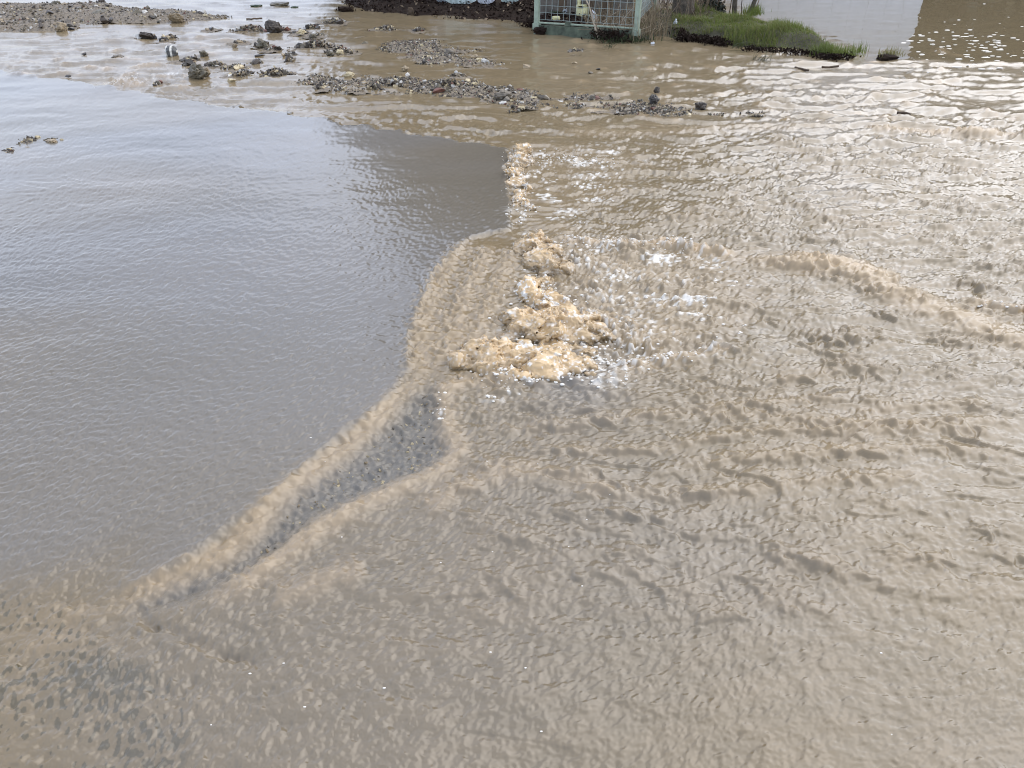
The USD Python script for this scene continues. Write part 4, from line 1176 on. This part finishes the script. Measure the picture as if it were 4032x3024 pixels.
# ---- branches caught in the fence
BR = [((2282, -30), (2362, 152), 0.95, 0.013, 'pale_wood', 'long pale dead branch leaning across the mesh fence', 0.02),
      ((2385, -30), (2398, 104), 0.95, 0.020, 'dead_wood', 'thick brown dead branch standing upright at the fence', 0.01),
      ((2325, 38), (2375, 118), 0.55, 0.011, 'dead_wood', 'brown dead branch right of the long pale branch', 0.01),
      ((2400, -20), (2462, 80), 0.85, 0.007, 'pale_wood', 'thin pale twig slanting in front of the right part of the mesh', 0.015),
      ((2365, 110), (2452, 112), 0.30, 0.010, 'pale_wood', 'pale twig lying level in the tangle at the fence foot', 0.03),
      ((2462, 88), (2455, 150), 0.40, 0.010, 'dead_wood', 'crooked brown twig at the fence foot near the right post', 0.02),
      ((2430, 100), (2412, 150), 0.30, 0.012, 'pale_wood', 'short bleached stick in the tangle at the fence foot', 0.01),
      ((2500, 30), (2560, 140), 0.70, 0.007, 'dead_wood', 'straw brown twig right of the right fence post', 0.02),
      ((2668, -20), (2700, 70), 0.9, 0.010, 'brown_wood', 'dark twig in front of the thick trunk', 0.02)]
for i, (a, b, ztop, r_, mt, lab, wob) in enumerate(BR):
    p1 = G3(*b)
    p1[1] -= 0.06
    # the upper end stands over the pixel a, at the same distance
    dep = p1[1]
    x_ = (a[0] - 2016) / FPX
    v_ = (1512 - a[1]) / FPX
    t_ = dep / (CP + v_ * SP)
    p0 = np.array([x_ * t_, dep - 0.02, CAM_H - (SP - v_ * CP) * t_])
    line = crooked(p1 - [0, 0, 0.03], p0, 10, wob, 60 + i)
    t = thing('dead_branch', (0, 0, 0), lab, 'branch')
    obj('limb', tube(line, np.linspace(r_, r_ * 0.6, len(line)), 7), M[mt], t, smooth=True)
    for k in range(2):
        j = 3 + 3 * k
        e = line[j] + np.random.default_rng(i * 3 + k).normal(0, 0.10, 3) + [0, 0, 0.10]
        obj('twig', tube(crooked(line[j], e, 5, 0.01, i + k), np.linspace(r_ * 0.5, r_ * 0.25, 5), 5), M[mt], t, smooth=True)

rt = np.random.default_rng(31)
tw = []
for k in range(110):
    b_ = G3(rt.uniform(2340, 2500), rt.uniform(112, 156)); b_[2] = rt.uniform(0, 0.15)
    e_ = b_ + rt.normal(0, 1, 3) * [0.16, 0.06, 0.10] + [0, 0, 0.10]
    r_ = rt.uniform(0.003, 0.008)
    tw.append(tube(crooked(b_, e_, 5, 0.015, 300 + k), np.linspace(r_, r_ * 0.5, 5), 5))
tag(obj('twig_tangle', cat(tw[:70]), M['dead_wood'], smooth=True), 'tangle of brown twigs washed against the fence foot', 'twigs', kind='stuff')
tag(obj('twig_tangle', cat(tw[70:]), M['pale_wood'], smooth=True), 'bleached twigs among the brown tangle at the fence foot', 'twigs', kind='stuff')
br = []
for k in range(90):
    b_ = G3(rt.uniform(2560, 2780), rt.uniform(66, 118)); b_[2] = 0.05
    e_ = b_ + [rt.normal(0, 0.22), rt.normal(0, 0.08), rt.uniform(0.25, 0.9)]
    r_ = rt.uniform(0.003, 0.008)
    br.append(tube(crooked(b_, e_, 6, 0.02, 500 + k), np.linspace(r_, r_ * 0.4, 6), 5))
tag(obj('bare_brush', cat(br[:60]), M['brown_wood'], smooth=True), 'dark bare twigs growing round the thick trunk', 'twigs', kind='stuff')
tag(obj('bare_brush', cat(br[60:]), M['dead_wood'], smooth=True), 'pale bare twigs growing round the thick trunk', 'twigs', kind='stuff')
# ---- litter behind the mesh
def rbox(sx, sy, sz, r_=0.012):
    import manifold3d as m3
    s = m3.Manifold.sphere(r_, 10)
    pts = [s.translate((x_ * (sx / 2 - r_), y_ * (sy / 2 - r_), z_ * (sz / 2 - r_))) for x_ in (-1, 1) for y_ in (-1, 1) for z_ in (-1, 1)]
    return m3.Manifold.batch_hull(pts)


def tm(m):
    k = m.to_mesh()
    return trimesh.Trimesh(k.vert_properties[:, :3], k.tri_verts, process=False)


cpos = G3(2296, 100); cpos[1] += 0.30
# a yellowed can lying on its side, with a grip hole and a neck
import manifold3d as m3
can = rbox(0.20, 0.13, 0.24, 0.02) - m3.Manifold.cube((0.085, 0.3, 0.035), True).translate((-0.01, 0, 0.085)) - rbox(0.10, 0.3, 0.06, 0.01).translate((0.10, 0, 0.115))
t = thing('plastic_can', cpos + [0, -0.08, 0.17], 'yellowed plastic can with a grip hole lying behind the mesh', 'canister', rotz=frot)
obj('body', tm(can), M['yellow_plastic'], t, smooth=35)
obj('neck', trimesh.creation.cylinder(0.026, 0.05, sections=16, transform=trimesh.transformations.translation_matrix((-0.07, 0, 0.135))), M['yellow_plastic'], t, smooth=35)
obj('cap', trimesh.creation.cylinder(0.03, 0.025, sections=16, transform=trimesh.transformations.translation_matrix((-0.07, 0, 0.17))), M['yellow_plastic'], t, smooth=35)
bm = rbox(0.17, 0.10, 0.075, 0.015)
tag(usdkit.mesh(stage, numbered('/World/plastic_tray'), trimesh.Trimesh(np.array(tm(bm).vertices) + cpos + [0.19, -0.1, 0.11], tm(bm).faces), M['yellow_plastic'], 35), 'flat yellowed plastic piece against the right side of the can', 'plastic scrap')


def bottle(loc, r_, L, mat, label, tilt, cap='white_plastic', rz=0.0):
    prof = np.array([[0, 0], [r_ * 0.9, 0], [r_, 0.01], [r_, L * 0.68], [r_ * 0.75, L * 0.8], [r_ * 0.35, L * 0.88], [r_ * 0.35, L * 0.94], [0, L * 0.94]])
    b = trimesh.creation.revolve(prof, sections=20)
    c = trimesh.creation.revolve(np.array([[0, L * 0.92], [r_ * 0.42, L * 0.92], [r_ * 0.42, L], [0, L]]), sections=20)
    R = trimesh.transformations.rotation_matrix(tilt, (1, 0, 0))
    R = trimesh.transformations.rotation_matrix(rz, (0, 0, 1)) @ R
    b.apply_transform(R); c.apply_transform(R)
    t = thing('plastic_bottle', loc, label, 'bottle')
    obj('body', b, M[mat], t, smooth=35); obj('cap', c, M[cap], t, smooth=35)


p = G3(2227, 95); bottle(p + [0, 0.24, 0.16], 0.042, 0.24, 'grey_plastic', 'grey bottle lying with its round end towards us, left of the can', -1.5)
p = G3(2352, 112); bottle(p + [0, 0.18, 0.08], 0.04, 0.2, 'white_plastic', 'crumpled white bottle low behind the pale branch', -0.7, rz=0.6)
p = G3(2656, 140); bottle(p + [0, 0.1, 0.05], 0.035, 0.18, 'grey_plastic', 'pale grey bottle in the dry grass left of the bank', -0.5, rz=-0.4)
p = G3(2158, 88); bottle(p + [0, 0.2, 0.16], 0.028, 0.16, 'white_plastic', 'small white and blue bottle near the left post', -1.1, cap='blue_plastic', rz=-1.0)


def crumple(px, py, wpx, hpx, mat, label, dz=0.0, dy=0.0, name='plastic_scrap', cat_='plastic scrap', thick=0.25, seed=0):
    w_, h_ = metres(wpx, py), metres(hpx, py)
    s = trimesh.creation.icosphere(3, 1.0)
    v = np.array(s.vertices)
    v = np.sign(v) * np.abs(v) ** 0.6
    v *= (1 + 0.5 * (meshkit.noise(v * 2.3 + seed, seed) - 0.5))[:, None]
    v *= [w_ / 2, w_ * thick / 2, h_ / 2]
    p = G3(px, py) + [0, dy, dz + h_ / 2]
    return tag(obj(name, (v + p, s.faces), M[mat], smooth=35), label, cat_)


crumple(2190, 118, 30, 14, 'yellow_plastic', 'yellow plastic scrap at the bottom of the mesh, below the grey bottle', 0.13, 0.12, seed=2)
crumple(2570, 174, 15, 8, 'white_plastic', 'small white rectangular scrap at the water line by the weeds', 0.0, 0, seed=3)
crumple(2172, 76, 16, 12, 'blue_plastic', 'blue scrap of plastic beside the small white bottle', 0.16, 0.2, seed=4)
crumple(2320, 78, 24, 18, 'grey_plastic', 'dark grey crumpled plastic right of the can', 0.16, 0.26, seed=5)
crumple(2205, 90, 80, 16, 'moss', 'mossy clod behind the mesh left of the grey bottle', 0.1, 0.2, 'moss_clod', 'moss', 0.6, 6)
crumple(2380, 85, 50, 20, 'moss', 'mossy clod behind the mesh right of the can', 0.12, 0.2, 'moss_clod', 'moss', 0.6, 7)
crumple(2125, 134, 44, 26, 'leaf_litter', 'reddish brown ball of roots at the foot of the left post', 0.0, -0.04, 'root_ball', 'roots', 0.8, 8)
crumple(3500, 236, 66, 24, 'stone dark brown' if False else 'soil', 'dark clod of earth with grass awash at the tip of the bank', -0.02, 0.05, 'earth_clod', 'clod', 0.9, 9)
crumple(1360, 45, 44, 18, 'soil', 'dark clod in the water left of the leaf bank', -0.01, 0.05, 'earth_clod', 'clod', 0.8, 10)
crumple(1618, 58, 22, 30, 'brown_wood', 'dark pointed stump in the water before the leaf bank', -0.02, 0.0, 'tree_stump', 'stump', 0.8, 11)
crumple(1010, 26, 40, 9, 'weed', 'green clump of weed on the far water', -0.01, 0.0, 'weed_clump', 'weed', 0.9, 12)
crumple(1100, 20, 70, 14, 'stone olive grey', 'low clump of stones and weed on the far water', -0.02, 0.0, 'debris_clump', 'debris', 0.9, 13)
crumple(1160, 30, 28, 9, 'weed', 'small green weed clump left of the dark water', -0.02, 0.0, 'weed_clump', 'weed', 0.9, 14)
q6 = np.column_stack([ground(r7.normal(3505, 22, 160), r7.normal(228, 4, 160)), np.full(160, 0.03)])
tag(obj('clod_grass', blades(q6, np.full(160, 0.12), 0.008, r7, 1.0), M['grass_yellow']), 'sparse grass on the dark clod at the tip of the bank', 'grass', kind='stuff')
for px, py, ww_, lab in [(2395, 190, 24, 'bright green weed stalks drifting in front of the right fence post'), (2995, 240, 30, 'green weed drifting in front of the grass bank'), (2900, 195, 40, 'dull green weed trailing at the foot of the grass bank')]:
    c = ground(px, py); n = 26
    q7 = np.column_stack([c[0] + r7.normal(0, 0.05, n), c[1] + r7.normal(0, 0.04, n), np.full(n, 0.012)])
    o = obj('drifting_weed', blades(q7, np.full(n, metres(ww_ * 1.6, py)), 0.014, r7, 1.6, 2, flow=np.array([0.9, -0.35])), M['weed'])
    tag(o, lab, 'weed')
tag(obj('driftwood_stick', tube(crooked(G3(970, 79) + [0, 0, 0.015], G3(1032, 76) + [0, 0, 0.02], 7, 0.008, 4), 0.014, 7), M['brown_wood'], smooth=True), 'thin dark stick floating behind the scattered stones', 'stick')
for i, (a, b, lab) in enumerate([((3130, 272), (3180, 286), 'short dark twig floating right below the grass bank'), ((3235, 271), (3300, 271), 'straight dark twig floating right of the short twig'), ((3530, 452), (3585, 455), 'dark twig awash in the rough water at right')]):
    tag(obj('driftwood_stick', tube(crooked(G3(*a) + [0, 0, 0.02], G3(*b) + [0, 0, 0.02], 6, 0.008, 8 + i), 0.013, 6), M['brown_wood'], smooth=True), lab, 'stick')

# ------------------------------------------------------------------ trees of the bank
def trunk_mesh(line, radii, seed, sides=18):
    m = tube(line, radii, sides)
    v = np.array(m.vertices)
    n = meshkit.fbm(v * [18, 18, 3] + seed, 3, seed) - 0.5
    ax = np.stack([np.interp(v[:, 2], np.array(line)[:, 2], np.array(line)[:, k]) for k in (0, 1)], 1)
    d = v[:, :2] - ax
    v[:, :2] += d * (0.5 * n)[:, None]
    return v, np.array(m.faces)


def crown_mesh(c, rad, n, size, r, squash=0.8, seed=0):
    p = r.normal(size=(n * 3, 3)); p /= np.linalg.norm(p, axis=1, keepdims=True)
    p *= r.random((len(p), 1)) ** 0.45
    d = meshkit.fbm(p * 2.3 + seed, 3, seed)
    p = p[d > 0.46][:n]
    return leaf_quads(len(p), p * [rad, rad, rad * squash] + c, size, r, 0.7)


bp = G3(2692, 104)
t = thing('old_tree', (bp[0], bp[1] + 0.15, 0.1), 'thick old trunk with furrowed bark and dry stems round its foot', 'tree')
obj('trunk', trunk_mesh([[0.02, 0, -0.3], [0, 0, 0.05], [-0.02, 0, 0.5], [-0.05, 0.05, 1.6], [-0.1, 0.1, 3.2]], [0.24, 0.19, 0.15, 0.13, 0.10], 2), M['bark'], t, smooth=True)
for k, (dx, dy) in enumerate([(0.9, 0.2), (-0.8, 0.5), (0.2, 0.9), (-0.2, -0.6)]):
    obj('limb', tube(crooked([-0.08, 0.1, 2.4 + 0.2 * k], [dx, dy, 4.2 + 0.2 * k], 7, 0.06, k), np.linspace(0.07, 0.02, 7), 7), M['bark'], t, smooth=True)
obj('crown', crown_mesh(np.array([0, 0.1, 4.3]), 1.5, 1500, 0.13, np.random.default_rng(3), 0.9, 2), M['crown'], t)
for i, (lab, stems) in enumerate([('young tree with two leaning grey stems on the grass bank', [((2895, 88), (2897, -20), 0.046), ((2932, 92), (2972, -20), 0.040)])]):
    b0 = G3(2912, 92); t = thing('young_tree', (b0[0], b0[1], 0.1), lab, 'tree')
    for (a, b, r_) in stems:
        p0 = G3(*a); x_, v_ = (b[0] - 2016) / FPX, (1512 - b[1]) / FPX
        t_ = p0[1] / (CP + v_ * SP); p1 = np.array([x_ * t_, p0[1], CAM_H - (SP - v_ * CP) * t_])
        top = p0 + (p1 - p0) * (2.4 / max(p1[2], 0.3))
        obj('trunk', tube(crooked(p0 - [b0[0], b0[1], 0.25], top - [b0[0], b0[1], 0.1], 10, 0.012, i), np.linspace(r_, r_ * 0.5, 10), 9), M['bark'], t, smooth=True)
        obj('crown', crown_mesh(top - [b0[0], b0[1], -0.3], 0.6, 160, 0.06, np.random.default_rng(int(a[0])), 1.0, 3), M['crown'], t)
for i, (a, b, r_, mt, lab) in enumerate([((2860, 92), (2885, -20), 0.012, 'brown_wood', 'thin dark sapling left of the two leaning stems'), ((2915, 92), (2922, -20), 0.009, 'brown_wood', 'thin dark sapling between the two leaning stems'),
                                         ((2945, 92), (2990, -10), 0.011, 'dead_wood', 'thin pale sapling right of the two leaning stems'), ((2712, 60), (2698, -30), 0.012, 'brown_wood', 'dark bent sapling right of the thick trunk')]):
    p0 = G3(*a); x_, v_ = (b[0] - 2016) / FPX, (1512 - b[1]) / FPX
    t_ = p0[1] / (CP + v_ * SP); p1 = np.array([x_ * t_, p0[1], CAM_H - (SP - v_ * CP) * t_])
    top = p0 + (p1 - p0) * 1.5
    t = thing('sapling', (0, 0, 0), lab, 'sapling')
    ln_ = crooked(p0 - [0, 0, 0.1], top, 9, 0.015, 20 + i)
    obj('stem', tube(ln_, np.linspace(r_, r_ * 0.5, 9), 6), M[mt], t, smooth=True)
    obj('twig', tube(crooked(ln_[5], ln_[5] + [0.12, 0, 0.2], 5, 0.01, i), np.linspace(r_ * 0.5, r_ * 0.2, 5), 5), M[mt], t, smooth=True)
bp = G3(2795, 84)
t = thing('ivy_bush', (bp[0], bp[1] + 0.1, 0.08), 'dark round evergreen bush between the thick trunk and the thin stems', 'bush')
rb = np.random.default_rng(8)
p = rb.normal(size=(1500, 3)); p /= np.linalg.norm(p, axis=1, keepdims=True); p[:, 2] = np.abs(p[:, 2]); p *= rb.uniform(0.6, 1.02, (1500, 1))
obj('crown', leaf_quads(1500, p * [0.27, 0.24, 0.33], 0.06, rb, 0.7), M['leaf_dark'], t)
for k in range(7):
    a = rb.uniform(0, 6.28)
    obj('stem', tube(crooked([0.04 * math.cos(a), 0.04 * math.sin(a), 0], [0.24 * math.cos(a), -abs(0.24 * math.sin(a)), 0.25], 6, 0.01, k), 0.007, 5), M['dead_wood'], t, smooth=True)

# ------------------------------------------------------------------ what stands beyond the frame and shows in the water: trees and a white building
def big_tree(x, y, h, rad, seed, label, mat='crown', n=2600):
    r = np.random.default_rng(seed)
    t = thing('tree', (x, y, 0.0), label, 'tree', 'trees beyond the flooded bank')
    obj('trunk', trunk_mesh([[0, 0, -0.5], [0, 0, 0.6], [0.1, 0, h * 0.35], [0.0, 0.1, h * 0.8]], [0.28, 0.2, 0.15, 0.05], seed, 10), M['bark'], t, smooth=True)
    obj('crown', crown_mesh(np.array([0, 0, h * 0.56]), rad, n, 0.42, r, h * 0.46 / rad, seed), M[mat], t)


TREES = [(-4.2, 25, 4.6, 1.8), (-2.4, 22, 6.2, 2.1), (-0.6, 20.5, 7.6, 2.4), (1.2, 20, 6.6, 2.2), (3.0, 21, 6.0, 2.2), (4.9, 22.5, 5.6, 2.0), (14.5, 27, 6.2, 2.3), (17.5, 28, 7.0, 2.6), (20.5, 30, 7.2, 2.7), (24, 31, 7.5, 2.9),
         (28, 30, 7.2, 3.0), (16, 33, 8.0, 3.0), (19, 35, 8.5, 3.0), (22.5, 35, 8.5, 3.0), (26, 35, 9, 3.2), (8.0, 30, 7.2, 2.6), (11.2, 31, 7.4, 2.8), (5, 31, 7.6, 2.8)]
for i, (x_, y_, h_, rd_) in enumerate(TREES):
    big_tree(x_, y_, h_ * (1.12 if i < 6 else 1), rd_, 200 + i, 'dark leafy tree beyond the flooded bank, mirrored in the water', 'leaf_dark' if i % 3 == 0 or i < 5 else 'crown', 4200 if i < 6 else 2600)
def hill():
    gx, gy_ = np.meshgrid(np.linspace(-8, 70, 60), np.linspace(36, 70, 16))
    e = sstep(36, 50, gy_) * sstep(-8, 4, gx)
    z = -0.4 + e * (8.5 + 3.5 * meshkit.fbm(np.stack([gx / 9, gy_ / 9, gx * 0], -1), 4, 2))
    i = np.arange(gx.size).reshape(gx.shape)
    return np.stack([gx, gy_, z], -1).reshape(-1, 3), np.stack([i[:-1, :-1], i[:-1, 1:], i[1:, 1:], i[1:, :-1]], -1).reshape(-1, 4)


tag(obj('hillside', hill(), M['hill'], smooth=True), kind='structure')
HX0, HX1, HY, HH = 4.9, 12.6, 26.0, 4.6
t = thing('white_building', (HX0, HY, 0), 'white panelled building whose reflection lies in the still water', 'building')
n = 14; w_ = (HX1 - HX0) / n
for k in range(n):
    obj('wall_panel', box(k * w_ + 0.003, (k + 1) * w_ - 0.003, -0.03, 0.02, -0.2, HH), M['white_wall'], t)
obj('wall', box(0, HX1 - HX0, 0.025, 5.0, -0.2, HH - 0.05), M['white_wall'], t)
for k, (x0, z0) in enumerate([(0.9, 2.4), (3.0, 2.4), (4.8, 2.4)]):
    wn = obj('window', box(x0, x0 + 0.95, -0.09, -0.035, z0, z0 + 1.1), M['white_plastic'], t)
    obj('pane', box(x0 + 0.06, x0 + 0.89, -0.10, -0.092, z0 + 0.06, z0 + 1.04), M['glass_dark'], wn)
obj('roof', box(-0.4, HX1 - HX0 + 0.3, -0.5, 5.4, HH + 0.002, HH + 0.2), M['roof'], t)

print('tris', sum(len(UsdGeom.Mesh(p).GetFaceVertexCountsAttr().Get()) for p in stage.Traverse() if p.IsA(UsdGeom.Mesh)))
